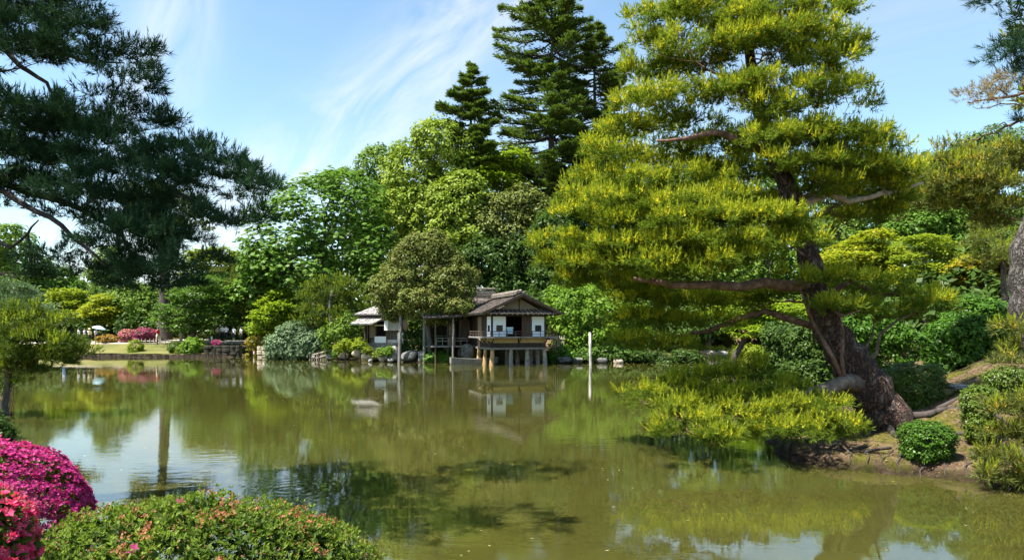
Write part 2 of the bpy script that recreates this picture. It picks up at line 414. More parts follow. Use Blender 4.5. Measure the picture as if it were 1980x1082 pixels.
def blob_points(blobs, n, lo=0.6, keep_back=0.55):
    """points in the outer shell of a union of ellipsoids, with outward directions"""
    B = np.array(blobs, float); w = (B[:, 3] * B[:, 5] + B[:, 3] * B[:, 4] + B[:, 4] * B[:, 5]); w /= w.sum()
    P_, D_ = [], []
    got = 0
    while got < n:
        k = rng.choice(len(B), size=n * 2, p=w); d = rand_dir(n * 2)
        r = lo + (1.04 - lo) * rng.random(n * 2) ** 0.6
        p = B[k, :3] + d * B[k, 3:] * r[:, None]
        q = np.full(len(p), 9.0)
        for i in range(len(B)):
            e = np.sum(((p - B[i, :3]) / B[i, 3:]) ** 2, -1); q = np.where(k == i, q, np.minimum(q, e))
        ok = (q > 0.5) & ((d[:, 1] < 0.35) | (rng.random(len(p)) < keep_back)) & ((d[:, 2] > -0.75) | (rng.random(len(p)) < 0.4))
        P_.append(p[ok]); D_.append(norm(d[ok] / B[k[ok], 3:])); got += ok.sum()
    return np.concatenate(P_)[:n], np.concatenate(D_)[:n]

def crown_cards(blobs, n, cr, lpc, L, W, style='round', lo=0.6):
    c, o = blob_points(blobs, n, lo)
    rr = cr * rng.uniform(0.55, 1.35, n)
    c = np.repeat(c, lpc, 0); o = np.repeat(o, lpc, 0); rr = np.repeat(rr, lpc); k = len(c)
    d = norm(rand_dir(k) + np.array((0, 0, 0.35)) + o * 0.5)
    if style == 'round':
        p = c + d * (rr * rng.uniform(0.45, 1.0, k))[:, None] * np.array((1, 1, 0.8))
        nn = norm(d * 0.9 + o * 0.3 + np.array((0, 0, 0.45)) + rng.normal(size=(k, 3)) * 0.42)
        ax = tangent(nn, (0, 0, -1), 0.35)
        return cards(p, ax, nn, L * rng.uniform(0.7, 1.3, k), W * rng.uniform(0.7, 1.3, k))
    if style == 'layer':
        p = c + d * (rr * rng.uniform(0.2, 1.0, k) ** 0.7)[:, None] * np.array((1.35, 1.35, 0.24))
        nn = norm(np.array((0, 0, 1.0)) + d * 0.25 + rng.normal(size=(k, 3)) * 0.34)
        ax = tangent(nn, d * 1.0 + o, 0.6)
        return cards(p, ax, nn, L * rng.uniform(0.7, 1.3, k), W * rng.uniform(0.7, 1.3, k))
    # 'palm': hand-shaped drooping leaves, five leaflets from one stalk end
    p = c + d * (rr * rng.uniform(0.5, 1.0, k))[:, None] * np.array((1.1, 1.1, 0.6))
    nn = norm(d * 0.3 + o * 0.3 + np.array((0, 0, 0.9)) + rng.normal(size=(k, 3)) * 0.28)
    t = tangent(nn, (o * 0.8 + np.array((0, 0, -0.3))), 0.8); b = np.cross(nn, t)
    out = []
    for a in (-1.25, -0.6, 0, 0.6, 1.25):
        ax = norm(t * math.cos(a) + b * math.sin(a) - np.array((0, 0, 0.35)))
        out.append(cards(p, ax, nn, L * (1.1 - 0.22 * abs(a)) * rng.uniform(0.85, 1.15, k), W, 0.65))
    return np.concatenate(out)

def px_blobs(bl, d, depth=0.85):
    out = []
    for b in bl:
        px, py, rx, ry = b[:4]; dd = b[4] if len(b) > 4 else random.uniform(-0.35, 0.35) * rx * d / F
        c = P(px, py, d + dd); s = d / F
        out.append((*c, rx * s, max(rx, ry) * s * depth, ry * s))
    return out

def bend(p0, p1, k=0.12, n=5, sag=0.0):
    p0, p1 = np.asarray(p0, float), np.asarray(p1, float); L = np.linalg.norm(p1 - p0)
    pts = []
    o1 = rng.normal(size=3) * k * L
    for i in range(n):
        t = i / (n - 1)
        pts.append(p0 + (p1 - p0) * t + o1 * math.sin(math.pi * t) * 0.6 + np.array((0, 0, sag * L * math.sin(math.pi * t))) + rng.normal(size=3) * 0.02 * L * (0 < i < n - 1))
    return pts

bark_grey = surf_mat('bark_grey', [(0.3, (0.05, 0.042, 0.036)), (0.7, (0.17, 0.15, 0.13))], scale=5, rough=0.95, bump=0.8, bscale=12, stretch=(1, 1, 0.25), bdist=0.05)
bark_plate = surf_mat('bark_grey_plates', [(0.25, (0.04, 0.034, 0.03)), (0.5, (0.09, 0.08, 0.072)), (0.8, (0.2, 0.185, 0.17))], scale=6, rough=0.9, bump=0.9, bscale=8, stretch=(1, 1, .4), voronoi=True, bdist=.06)
bark_dark = surf_mat('bark_dark', [(0.3, (0.025, 0.02, 0.017)), (0.7, (0.085, 0.07, 0.06))], scale=5, rough=0.95, bump=0.8, bscale=10, stretch=(1, 1, 0.25), bdist=0.05)
bark_pine = surf_mat('bark_pine', [(0.25, (0.035, 0.020, 0.015)), (0.5, (0.085, 0.048, 0.035)), (0.62, (0.14, 0.105, 0.082)), (0.8, (0.25, 0.22, 0.19))], scale=7, rough=0.9, bump=0.9, bscale=9.5, stretch=(1, 1, 0.42), voronoi=True, bdist=0.07)
bark_limb = surf_mat('bark_limb', [(0.3, (0.05, 0.028, 0.02)), (0.55, (0.15, 0.085, 0.06)), (0.8, (0.32, 0.25, 0.2))], scale=6, rough=0.9, bump=0.7, bscale=22, bdist=0.02)
bark_black = surf_mat('bark_black_pine', [(0.3, (0.018, 0.015, 0.014)), (0.7, (0.065, 0.055, 0.05))], scale=8, rough=0.95, bump=0.7, bscale=20, bdist=0.02)
dead_wood = surf_mat('dead_wood', [(0.3, (0.2, 0.16, 0.125)), (0.7, (0.42, 0.37, 0.31))], scale=8, rough=0.9, bump=0.5, bscale=25)

def trunk_pts(tr, d, sink=0.3):
    """(px, py, width in px) list, base first; the base is set on the ground"""
    pts = [P(a, b, d + (c[3] if len(c) > 3 else 0)) for c in tr for a, b in [c[:2]]]
    rad = [c[2] / 2 * d / F for c in tr]
    g = gz(pts[0][0], pts[0][1])
    return pts, rad, g

def broad(name, label, cat, d, trunk, blobs, mat, n, cr, lpc, L, W, style='round', bark=None, group=None, limbs=True, depth=0.85, lo=0.5, extra=None):
    """broadleaved tree or shrub: trunk with limbs inside, crown of leaves"""
    B = px_blobs(blobs, d, depth)
    if name in ('clipped_bush', 'azalea_bush', 'shrub', 'camellia_bush', 'hydrangea_bush', 'fern_clump'):      # leafy down to the ground
        for b in list(B)[:4]:
            g_ = gz(b[0], b[1]); lo_ = b[2] - b[5]
            if lo_ > g_ + .03: B.append((b[0], b[1], (lo_ + g_) / 2 + .25 * b[5], b[3] * .9, b[4] * .9, (lo_ - g_) / 2 + .35 * b[5]))
    pts, rad, g = trunk_pts(trunk, d)
    base = pts[0].copy(); base[2] = g
    if pts[0][2] > g + 0.05: pts = [np.array((base[0], base[1], g - 0.2))] + pts; rad = [rad[0] * 1.15] + rad
    root = thing(name, label, cat, tuple(base), 0, group)
    t = MB(); t.tube(pts, rad, 9)
    if limbs:
        top = pts[-1]
        for b in B:
            s = pts[max(1, len(pts) - 1 - random.randint(0, 1))]
            t.tube(bend(s, np.array(b[:3]) + np.array((0, 0, b[5] * 0.3)), 0.1, 5), [rad[-1] * f for f in (0.8, 0.65, 0.5, 0.36, 0.2)], 6)
            for _ in range(2):
                e = np.array(b[:3]) + rand_dir(1)[0] * np.array(b[3:]) * 0.75
                t.tube(bend(np.array(b[:3]) * 0.6 + np.asarray(s) * 0.4, e, 0.1, 4), [rad[-1] * f for f in (0.4, 0.3, 0.2, 0.1)], 5)
    make('trunk', t, bark or bark_grey, root, True, off(root))
    v = crown_cards(B, int(n * 1.3), cr, lpc, L, W, style, lo)
    mats = mat if isinstance(mat, list) else [mat]
    mi = None
    if len(mats) > 1:
        nf = len(v) // 4; mi = (rng.random(nf) < (extra or 0.12)).astype(int)
    make_np('crown', v, 4, mats, root, mi, off(root))
    return root

def needle_tris(base, axis, per, slen, nlen, w, young=None, ang=(0.45, 1.15), low_mat=0):
    S = len(base)
    b = np.repeat(base, per, 0); a = np.repeat(axis, per, 0); n = S * per
    t = rng.random(n)
    sl = np.repeat(np.broadcast_to(slen, (S,)), per); nl = np.repeat(np.broadcast_to(nlen, (S,)), per)
    pos = b + a * (sl * t)[:, None]
    q = tangent(a)
    th = ang[1] + (ang[0] - ang[1]) * t + rng.normal(size=n) * 0.12
    if young is not None:                      # upright new candles: longer, with needles held close
        yv = np.repeat(young == 1, per); th = np.where(yv, np.where(t < .5, th * .8, th * 0.5), th); pos = np.where(yv[:, None], pos + a * (sl * t * 0.35)[:, None], pos); nl = np.where(yv, nl * np.where(t < .5, .5, .72), nl)
    dr = a * np.cos(th)[:, None] + q * np.sin(th)[:, None]
    tip = pos + dr * (nl * rng.uniform(0.7, 1.15, n))[:, None]
    sd = norm(np.cross(dr, rand_dir(n))) * (w * rng.uniform(0.7, 1.3, n) / 2)[:, None]
    v = np.stack([pos - sd, pos + sd, tip], 1).reshape(-1, 3)
    mi = np.zeros(n, int)
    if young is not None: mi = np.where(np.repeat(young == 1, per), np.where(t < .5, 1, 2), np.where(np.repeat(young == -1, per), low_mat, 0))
    return v, mi

def pad_shoots(c, r, n, top=0.7, tilt=0.55, rc=None, young=0.0):
    """shoots of one needle pad made of many small sprays: c centre, r radii"""
    c = np.asarray(c, float); rc = rc or float(np.clip(0.0145 * c[1], 0.17, 0.8))
    m = max(4, int(1.8 * r[0] * r[1] * math.pi / (rc * rc * math.pi)) + 1)
    u = np.sqrt(rng.random(m)); th = rng.random(m) * 2 * math.pi
    edge = 1 + 0.20 * np.sin(th * 3 + rng.random() * 6) + 0.12 * np.sin(th * 7 + rng.random() * 6)
    sx, sy = u * np.cos(th) * edge, u * np.sin(th) * edge
    dome = np.sqrt(np.clip(1 - u * u * 0.85, 0, 1))
    sz = dome * 0.8 + rng.normal(size=m) * 0.2 - 0.2
    low = rng.random(m) > top; sz = np.where(low, rng.uniform(-0.8, 0.4, m) * dome, sz)
    S = np.stack([sx * r[0], sy * r[1], sz * r[2]], -1); rs = rc * rng.uniform(0.6, 1.25, m)
    k = rng.integers(0, m, n)
    d = rand_dir(n); d[:, 2] = np.where(rng.random(n) < 0.8, np.abs(d[:, 2]), d[:, 2] * .6)
    p = c + S[k] + d * (rs[k] * rng.random(n) ** 0.45)[:, None] * np.array((1, 1, 0.5))
    on_top = ~low[k] & (d[:, 2] > 0.15)
    yg = on_top & (rng.random(n) < young)
    ax = np.stack([d[:, 0] * 0.75 + sx[k] * tilt, d[:, 1] * 0.75 + sy[k] * tilt, np.where(on_top, 0.85, 0.2) + 0.5 * d[:, 2]], -1)
    ax = np.where(yg[:, None], np.stack([sx[k] * .25 + d[:, 0] * .25, sy[k] * .25 + d[:, 1] * .25, np.ones(n)], -1), ax)
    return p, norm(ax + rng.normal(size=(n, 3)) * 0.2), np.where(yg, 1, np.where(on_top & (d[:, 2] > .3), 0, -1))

def pine_tree(name, label, cat, d, trunk, pads, mats, bark, limb, dens, per, slen, nlen, w, young=0.8, base=None, limb_r=0.05, group=None, root_parts=None,
              depth=0.8, attach=None, trunk_n=14, twigs=5, as_parts=True, tilt=0.55, top=0.7, sag=-0.04, thick=1.25):
    """pine: trunk, and boughs each carrying a needle pad. pads = (px, py, rx, ry[, depth offset[, density factor]])"""
    pts, rad, g = trunk_pts(trunk, d)
    g0 = gz(pts[0][0], pts[0][1])
    b0 = (float(pts[0][0]), float(pts[0][1]), min(float(pts[0][2]), g0) if base is None else base)
    root = thing(name, label, cat, b0, 0, group)
    t = MB()
    # denser trunk line for a natural bend
    tp, tr = [], []
    for i in range(len(pts) - 1):
        for s in range(4):
            f = s / 4; j = 0 if i == 0 and s == 0 else 1
            tp.append(pts[i] * (1 - f) + pts[i + 1] * f + rng.normal(size=3) * rad[i] * 0.09 * j); tr.append((rad[i] * (1 - f) + rad[i + 1] * f) * random.uniform(0.94, 1.07))
    tp.append(pts[-1]); tr.append(rad[-1] * 0.7)
    if tp[0][2] > g0 - 0.1: tp.insert(0, np.array((tp[0][0] + 0.05, tp[0][1], g0 - 0.35))); tr.insert(0, tr[0] * 1.35)
    t.tube(tp, tr, trunk_n)
    if as_parts: make('trunk', t, bark, root, True, off(root))
    A = np.array(tp); s = d / F
    allv, allm = [], []; lm_all = MB()
    full = [(q[0], q[1], q[2], q[3], q[4] if len(q) > 4 else random.uniform(-0.5, 0.5) * q[2] * s, q[5] if len(q) > 5 else 1.0) for q in pads]
    def reach(q):
        c = P(q[0], q[1], d + q[4]); return np.min(np.linalg.norm(A - c, axis=1))
    wood = [(a_, 0.0, r_) for a_, r_ in zip(A[2:], tr[2:])]
    for q in sorted(full, key=reach):
        px, py, rx, ry, dd, k = q
        c = P(px, py, d + dd); sd_ = (d + dd) / F
        r = (rx * sd_, max(rx * sd_ * depth, 0.25), ry * sd_ * thick)
        n = max(12, int(dens * k * (r[0] * r[1]) * math.pi))
        p, ax, yg = pad_shoots(c, r, n, top, tilt, None, young)
        far_out = py < -30 or px < -60 or px > 2020      # boughs outside the picture only cast shade: fewer, wider needles
        if far_out: p, ax, yg = p[::2], ax[::2], yg[::2]; n = len(p)
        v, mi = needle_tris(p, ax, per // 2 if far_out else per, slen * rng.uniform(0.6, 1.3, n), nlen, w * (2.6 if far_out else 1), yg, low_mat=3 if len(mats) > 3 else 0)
        lm = MB(); lo = c - np.array((0, 0, r[2] * 0.5))
        # grow from the nearest wood already there
        Q = np.array([z[0] for z in wood]); pl = np.array([z[1] for z in wood]); dist = np.linalg.norm(Q - lo, axis=1)
        i = int(np.argmin(dist + 0.30 * pl + 0.9 * np.maximum(0, Q[:, 2] - lo[2]))); st = Q[i]; far = dist[i]
        rb = min(limb_r * (0.45 + 0.11 * far), wood[i][2] * 0.85) if wood[i][1] > 0 else limb_r * (0.5 + 0.12 * far)
        bp = bend(st, lo, 0.07, 7, sag); br_ = [rb * f for f in (1.0, 0.93, 0.85, 0.76, 0.66, 0.55, 0.4)]
        lm.tube(bp, br_, 7)
        for j in range(2, 7): wood.append((bp[j], pl[i] + far * j / 6, br_[j]))
        for _ in range(twigs):
            e = c + np.array((random.uniform(-0.85, 0.85) * r[0], random.uniform(-0.85, 0.85) * r[1], random.uniform(-0.3, 0.3) * r[2]))
            s0 = bp[random.choice((4, 5, 6))]
            lm.tube(bend(s0, e, 0.08, 4), [rb * f for f in (0.35, 0.27, 0.18, 0.08)], 5)
        if as_parts:
            br = make('branch', lm, limb, root, True, off(root))
            make_np('foliage', v, 3, mats, br, mi)
        else:
            allv.append(v); allm.append(mi)
            o = len(lm_all.v); lm_all.v += lm.v; lm_all.f += [tuple(i + o for i in f) for f in lm.f]; lm_all.m += lm.m
    if not as_parts:
        t.add(lm_all.v, lm_all.f, 1); make('trunk', t, [bark, limb], root, True, off(root))
        make_np('crown', np.concatenate(allv), 3, mats, root, np.concatenate(allm), off(root))
    return root

def fir_tree(label, d, px, top, base, prof, mat, step=17, per=6, dens=1.0, group=None):
    """tall fir: straight trunk, level boughs with flat sprays. prof = (row, left reach, right reach) in px"""
    s = d / F; X, Y, _ = P(px, 600, d); g = gz(X, Y)
    root = thing('fir_tree', label, 'fir tree', (X, Y, g), 0, group)
    zt = P(px, top, d)[2]
    t = MB(); tp = [np.array((X + random.uniform(-.12, .12), Y, g - 0.3 + (zt - g) * i / 9)) for i in range(10)]
    hr = 0.016 * (zt - g) + 0.12
    t.tube(tp, [max(0.06, hr * (1 - i / 9.6)) for i in range(10)], 10)
    rows = [p[0] for p in prof]; lf = [p[1] for p in prof]; rt = [p[2] for p in prof]
    lm = MB(); V = []
    y = top + 4
    while y < base:
        for k in range(per):
            az = random.uniform(0, 2 * math.pi); ca = math.cos(az)
            yy = y + random.uniform(-0.5, 0.5) * step
            l, r = np.interp(yy, rows, lf), np.interp(yy, rows, rt)
            reach = (r if ca > 0 else l) * s * random.uniform(0.55, 1.22)
            if abs(ca) < 0.6: reach = 0.5 * (l + r) * s * random.uniform(0.6, 1.0)
            if random.random() < 0.12: continue
            z0 = P(px, yy, d)[2]
            lift = random.uniform(-0.10, 0.15) * reach
            p0 = np.array((X, Y, z0)); p1 = np.array((X + ca * reach, Y + math.sin(az) * reach, z0 + lift))
            lm.tube(bend(p0, p1, 0.04, 5, -0.06), [f * (0.035 + 0.018 * reach) for f in (1, 0.85, 0.65, 0.45, 0.2)], 5)
            m = int((44 + 70 * reach) * dens)
            tt = 1 - rng.random(m) ** 1.5 * 0.72
            wid = (0.18 + 0.17 * reach) * (1.15 - 0.55 * tt)
            side = np.array((-math.sin(az), ca, 0.0)); along = np.array((ca, math.sin(az), 0.0))
            lat = rng.normal(size=m) * 0.55
            c = p0 + (p1 - p0) * tt[:, None] + side * (lat * wid)[:, None]
            c[:, 2] += -0.06 * reach * np.sin(tt * math.pi) + 0.10 * wid * rng.normal(size=m) + 0.16 - 0.22 * np.abs(lat) * wid
            ax = norm(along * 0.8 + side * (lat * 1.1)[:, None] + rng.normal(size=(m, 3)) * 0.25 + np.array((0, 0, 0.34)))
            nn = norm(np.array((0, 0, 1.0)) + rng.normal(size=(m, 3)) * 0.35); nn = norm(nn - ax * np.sum(nn * ax, -1, keepdims=True))
            V.append(cards(c, ax, nn, 0.62 * rng.uniform(0.6, 1.3, m), 0.17, 0.5))
        y += step
    t.add(lm.v, lm.f); make('trunk', t, bark_dark, root, True, off(root))
    make_np('crown', np.concatenate(V), 4, mat, root, None, off(root))
    return root
# ------------------------------------------------------------------ building materials
wood_dark = surf_mat('wood_dark', [(0.3, (0.018, 0.013, 0.010)), (0.7, (0.055, 0.040, 0.031))], scale=4, rough=0.75, bump=0.3, bscale=30, stretch=(1, 1, 0.2))
wood_mid = surf_mat('wood_mid', [(0.3, (0.05, 0.033, 0.024)), (0.7, (0.12, 0.085, 0.062))], scale=4, rough=0.75, bump=0.3, bscale=30, stretch=(1, 1, 0.2))
wood_red = surf_mat('wood_red', [(0.3, (0.09, 0.032, 0.02)), (0.7, (0.17, 0.07, 0.045))], scale=4, rough=0.7, stretch=(1, 1, 0.2))
wood_grey = surf_mat('wood_grey', [(0.3, (0.10, 0.095, 0.088)), (0.7, (0.24, 0.225, 0.205))], scale=5, rough=0.85, bump=0.4, bscale=30, stretch=(1, 1, 0.15))
wood_pale = surf_mat('wood_pale', [(0.3, (0.36, 0.33, 0.29)), (0.7, (0.6, 0.56, 0.5))], scale=4, rough=0.85, bump=0.4, bscale=24, stretch=(1, 1, 0.2))
bamboo_m = surf_mat('bamboo_grey', [(0.3, (0.27, 0.23, 0.17)), (0.7, (0.5, 0.45, 0.37))], scale=5, rough=0.7)
shingle_m = surf_mat('roof_shingle', [(0.25, (0.032, 0.025, 0.021)), (0.5, (0.083, 0.066, 0.056)), (0.75, (0.155, 0.132, 0.118))], scale=6, rough=0.9, island=0.5)
shingle_pale = surf_mat('roof_shingle_pale', [(0.25, (0.14, 0.13, 0.125)), (0.5, (0.33, 0.31, 0.30)), (0.75, (0.52, 0.50, 0.49))], scale=7, rough=0.9, island=0.5)
ridge_m = surf_mat('ridge_wood', [(0.3, (0.12, 0.10, 0.08)), (0.7, (0.34, 0.30, 0.26))], scale=5, rough=0.85, island=0.3)
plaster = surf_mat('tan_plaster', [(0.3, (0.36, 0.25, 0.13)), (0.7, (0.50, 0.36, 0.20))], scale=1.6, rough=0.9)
plaster_shaded = surf_mat('shaded_plaster', [(0.3, (0.22, 0.165, 0.105)), (0.7, (0.31, 0.24, 0.16))], scale=1.6, rough=0.9)  # same tan plaster, its colour darkened for walls lying in shade
paper = flat('shoji_paper', (0.80, 0.84, 0.88), 0.8, 0.03)
white_board = flat('white_board', (0.74, 0.73, 0.74), 0.8, 0.05)
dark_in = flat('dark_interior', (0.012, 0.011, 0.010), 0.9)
glass_d = flat('dark_glass', (0.03, 0.035, 0.03), 0.08)
cover_m = flat('pale_blue_cover', (0.42, 0.58, 0.68), 0.6)
stone_m = surf_mat('stone_grey', [(0.25, (0.08, 0.076, 0.07)), (0.5, (0.21, 0.20, 0.185)), (0.78, (0.42, 0.40, 0.37))], scale=3.2, rough=0.9, bump=0.7, bscale=9, bdist=0.06)
stone_warm = surf_mat('stone_warm', [(0.25, (0.12, 0.095, 0.07)), (0.5, (0.34, 0.28, 0.21)), (0.78, (0.55, 0.48, 0.40))], scale=3.0, rough=0.9, bump=0.7, bscale=9, bdist=0.06)
stone_dark = surf_mat('stone_dark', [(0.25, (0.04, 0.04, 0.038)), (0.5, (0.11, 0.11, 0.105)), (0.78, (0.25, 0.245, 0.23))], scale=3.0, rough=0.9, bump=0.7, bscale=9, bdist=0.06)
stilt_m = surf_mat('stilt_stone', [(0.25, (0.10, 0.09, 0.08)), (0.5, (0.25, 0.22, 0.19)), (0.72, (0.40, 0.36, 0.31))], scale=3, rough=0.9, bump=0.6, bscale=10, bdist=0.04)
stilt_lich_lit = surf_mat('stilt_stone_orange', [(0.25, (0.14, 0.10, 0.06)), (0.5, (0.38, 0.24, 0.10)), (0.72, (0.56, 0.40, 0.22))], scale=3, rough=0.9, bump=0.6, bscale=10, bdist=0.04)  # lichen orange with the sunlight on the left stilts painted into it
white_tip = flat('white_paint', (0.7, 0.68, 0.64), 0.7)

def part(name, mb, mat, parent, label=None, smooth_=False):
    o = make(name, mb, mat, parent, smooth_)
    if label: o['label'] = label
    return o

def roof_slope(parent, e0, e1, r0, r1, mat, courses, thick=0.10, per=14, name='roof', ov=1.35):
    """roof plane between eave e0-e1 and ridge r0-r1: a deck with overlapping courses of shingles standing proud of it"""
    e0, e1, r0, r1 = (np.asarray(q, float) for q in (e0, e1, r0, r1))
    nrm = np.cross(e1 - e0, r0 - e0); nrm /= np.linalg.norm(nrm)
    if nrm[2] < 0: nrm = -nrm
    d = MB(); d.prism([e0, e1, r1, r0], -nrm * thick)
    rf = make(name, d, mat, parent)
    for i in range(courses):
        f0 = i / courses; f1 = min(1.0, f0 + ov / courses)
        a0, a1 = e0 + (r0 - e0) * f0, e1 + (r1 - e1) * f0
        b0, b1 = e0 + (r0 - e0) * f1, e1 + (r1 - e1) * f1
        m = MB()
        for k in range(per):
            g0, g1 = k / per + 0.003, (k + 1) / per - 0.003
            lift0, lift1 = 0.045 + random.uniform(-.008, .012), 0.012
            q = [a0 + (a1 - a0) * g0, a0 + (a1 - a0) * g1, b0 + (b1 - b0) * g1, b0 + (b1 - b0) * g0]
            jit = (r0 - e0) / courses * random.uniform(-0.12, 0.08)
            top = [q[0] + nrm * lift0 + jit, q[1] + nrm * lift0 + jit, q[2] + nrm * lift1, q[3] + nrm * lift1]
            low = [q[0] + nrm * 0.004 + jit, q[1] + nrm * 0.004 + jit]
            m.add(top + low, [(0, 1, 2, 3), (4, 5, 1, 0), (4, 0, 3), (1, 5, 2)])
        make('shingle_course', m, mat, rf)
    return rf

# ------------------------------------------------------------------ teahouse on stilts; local frame: x along the front, y back, z up from the water
A0 = (-1.72, 56.6, 0.0); TH = R(18)
house = thing('teahouse', 'dark timber teahouse on stone stilts over the pond, with white paper doors and a balcony', 'teahouse', A0, TH)
W_, D_ = 4.85, 7.6
DECK = 2.37
# stilts (leaning slightly outwards)
stilts = [(0.12, 0.05, 1), (0.0, 1.75, 1), (0.0, 3.7, 1), (1.75, 0.1, 0), (3.2, 0.1, 0), (4.72, 0.05, 0), (4.75, 1.9, 0), (4.75, 3.8, 0), (2.4, 3.3, 0), (1.2, 3.6, 0), (3.5, 3.6, 0)]
for x, y, lich_lit in stilts:
    m = MB(); lean = (0.07 if x > 4.5 else -0.07 if x < .2 else 0.0); rr = random.uniform(0.16, 0.2)
    m.loft([((x + lean * 1.6, y - .05, -0.9), rr * 1.25, rr * 1.15), ((x + lean, y, 0.0), rr * 1.2, rr * 1.1), ((x + lean * .5, y, 0.65), rr * 1.05, rr), ((x, y, 1.30), rr * .92, rr * .9)], 8)
    part('stilt', m, stilt_lich_lit if lich_lit else stilt_m, house, 'stone stilt with lichen and sunlight painted in orange' if lich_lit else None, False)
m = MB()
for a, b in (((-.12, -.05), (W_ + .12, -.05)), ((-.05, -.2), (-.05, 4.6)), ((W_ + .02, -.18), (W_ + .02, 4.6)), ((0, 4.5), (W_, 4.5))):
    m.beam((*a, 1.385), (*b, 1.385), 0.24, 0.17)
part('base_beam', m, wood_grey, house)
m = MB(); m.b2((0.03, 0.03, 1.30), (W_ - .03, 4.55, 1.36)); part('floor', m, wood_dark, house)
# lower walls: dark plank band, then tan plaster
def wallbox(name, lo, hi, mat, label=None):
    m = MB(); m.b2(lo, hi); return part(name, m, mat, house, label)
wallbox('skirting', (0.04, 0.0, 1.47), (W_ - .04, 0.08, 1.84), wood_dark)
wallbox('skirting', (0.0, 0.05, 1.47), (0.08, 4.6, 1.84), wood_dark)
wallbox('skirting', (W_ - .08, 0.05, 1.47), (W_, 4.6, 1.84), wood_dark)
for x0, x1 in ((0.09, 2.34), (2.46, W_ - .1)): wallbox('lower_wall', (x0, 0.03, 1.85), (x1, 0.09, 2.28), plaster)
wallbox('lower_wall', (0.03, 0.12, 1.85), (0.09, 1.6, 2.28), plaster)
wallbox('lower_wall', (0.03, 1.75, 1.85), (0.09, 4.5, 2.28), plaster_shaded)
wallbox('lower_wall', (W_ - .09, 0.12, 1.85), (W_ - .03, 4.5, 2.28), plaster_shaded)
# balcony: deck boards, edge beam, brackets, railing on two sides
BX0, BY0 = -0.95, -0.62
dk = MB(); dk.b2((BX0, BY0, 2.29), (W_ + .72, -0.0, 2.335)); dk.b2((BX0, 0.0, 2.29), (-0.0, 3.5, 2.335)); dk.b2((W_, 0.0, 2.29), (W_ + .72, 2.2, 2.335))
deck = part('balcony', dk, wood_grey, house)
for i in range(46):
    x = BX0 + (W_ + .72 - BX0) * (i + .5) / 46
    m = MB(); m.b2((x - .062, BY0 - .02, 2.338), (x + .062, -0.02, 2.372)); part('plank', m, wood_grey, deck)
for i in range(24):
    y = (i + .5) / 24 * 3.5
    m = MB(); m.b2((BX0 - .02, y - .065, 2.338), (-.02, y + .065, 2.372)); part('plank', m, wood_grey, deck)
m = MB(); m.beam((BX0 - .06, BY0 - .05, 2.33), (W_ + .76, BY0 - .05, 2.33), .07, .13); m.beam((BX0 - .06, BY0, 2.331), (BX0 - .06, 3.5, 2.331), .07, .13); m.beam((W_ + .75, BY0, 2.331), (W_ + .75, 2.2, 2.331), .07, .13)
part('edge_beam', m, wood_grey, house)
for x, y, dx, dy in ((0.05, -.0, 0, -1), (2.4, 0, 0, -1), (W_ - .06, 0, 0, -1), (0, 0.3, -1, 0), (0, 1.7, -1, 0), (0, 3.2, -1, 0)):
    m = MB(); q = [(0.02, 1.86), (0.2, 2.0), (0.36, 2.16), (0.5, 2.285)]
    for i in range(3):
        m.beam((x + dx * q[i][0], y + dy * q[i][0], q[i][1]), (x + dx * q[i + 1][0] * 1.02, y + dy * q[i + 1][0] * 1.02, q[i + 1][1]), .09, .10, (dx or 0.01, dy or 0.01, -.5))
    br = part('bracket', m, wood_dark, house)
    m = MB(); m.beam((x + dx * .22, y + dy * .22, 2.05), (x + dx * .37, y + dy * .37, 2.2), .094, .05, (dx or 0.01, dy or 0.01, -.5)); part('bracket_tip', m, white_tip, br)
rails = MB()
RX1 = W_ + .70
for z, t in ((2.81, .055), (2.60, .035)):
    rails.beam((BX0 - .2, BY0, z), (RX1 + .2, BY0, z), t, t); rails.beam((BX0, BY0 - .2, z + .004), (BX0, 3.5, z + .004), t, t); rails.beam((RX1, BY0 - .2, z + .004), (RX1, 2.2, z + .004), t, t)
rl = part('railing', rails, wood_mid, house)
for i in range(10):
    x = BX0 + (RX1 - BX0) * i / 9
    m = MB(); m.beam((x, BY0, 2.37), (x, BY0, 2.785), .05, .05, (1, 0, 0)); part('railing_post', m, wood_mid, rl)
for i in range(1, 5):
    y = BY0 + i * .95
    m = MB(); m.beam((BX0, y, 2.37), (BX0, y, 2.785), .05, .05, (1, 0, 0)); part('railing_post', m, wood_mid, rl)
    if i < 4:
        m = MB(); m.beam((RX1, y, 2.37), (RX1, y, 2.785), .05, .05, (1, 0, 0)); part('railing_post', m, wood_mid, rl)
# upper storey
EZ = 4.40
for x, y in ((.07, .07), (W_ - .07, .07), (2.78, .07), (.07, 1.55), (.07, 3.0), (.07, 4.5), (W_ - .07, 2.2), (W_ - .07, 4.5)):
    m = MB(); m.beam((x, y, 2.335), (x, y, EZ), .13, .13, (1, 0, 0)); part('pillar', m, wood_red if x == 2.78 else wood_dark, house, 'reddish pillar' if x == 2.78 else None)
m = MB(); m.beam((0, .07, 4.14), (W_, .07, 4.14), .1, .16); m.beam((.07, .1, 4.142), (.07, 7.5, 4.142), .1, .16); m.beam((W_ - .07, .1, 4.142), (W_ - .07, 7.5, 4.142), .1, .16)
part('lintel', m, wood_dark, house)
wallbox('upper_wall', (0.14, .05, 4.225), (W_ - .14, .09, EZ + .1), plaster_shaded)
wallbox('upper_wall', (0.05, .14, 4.225), (.09, 7.4, EZ + .1), plaster_shaded)
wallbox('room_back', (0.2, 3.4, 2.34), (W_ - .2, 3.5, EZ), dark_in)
wallbox('room_floor', (0.1, 0.12, 2.336), (W_ - .1, 3.4, 2.36), wood_mid)
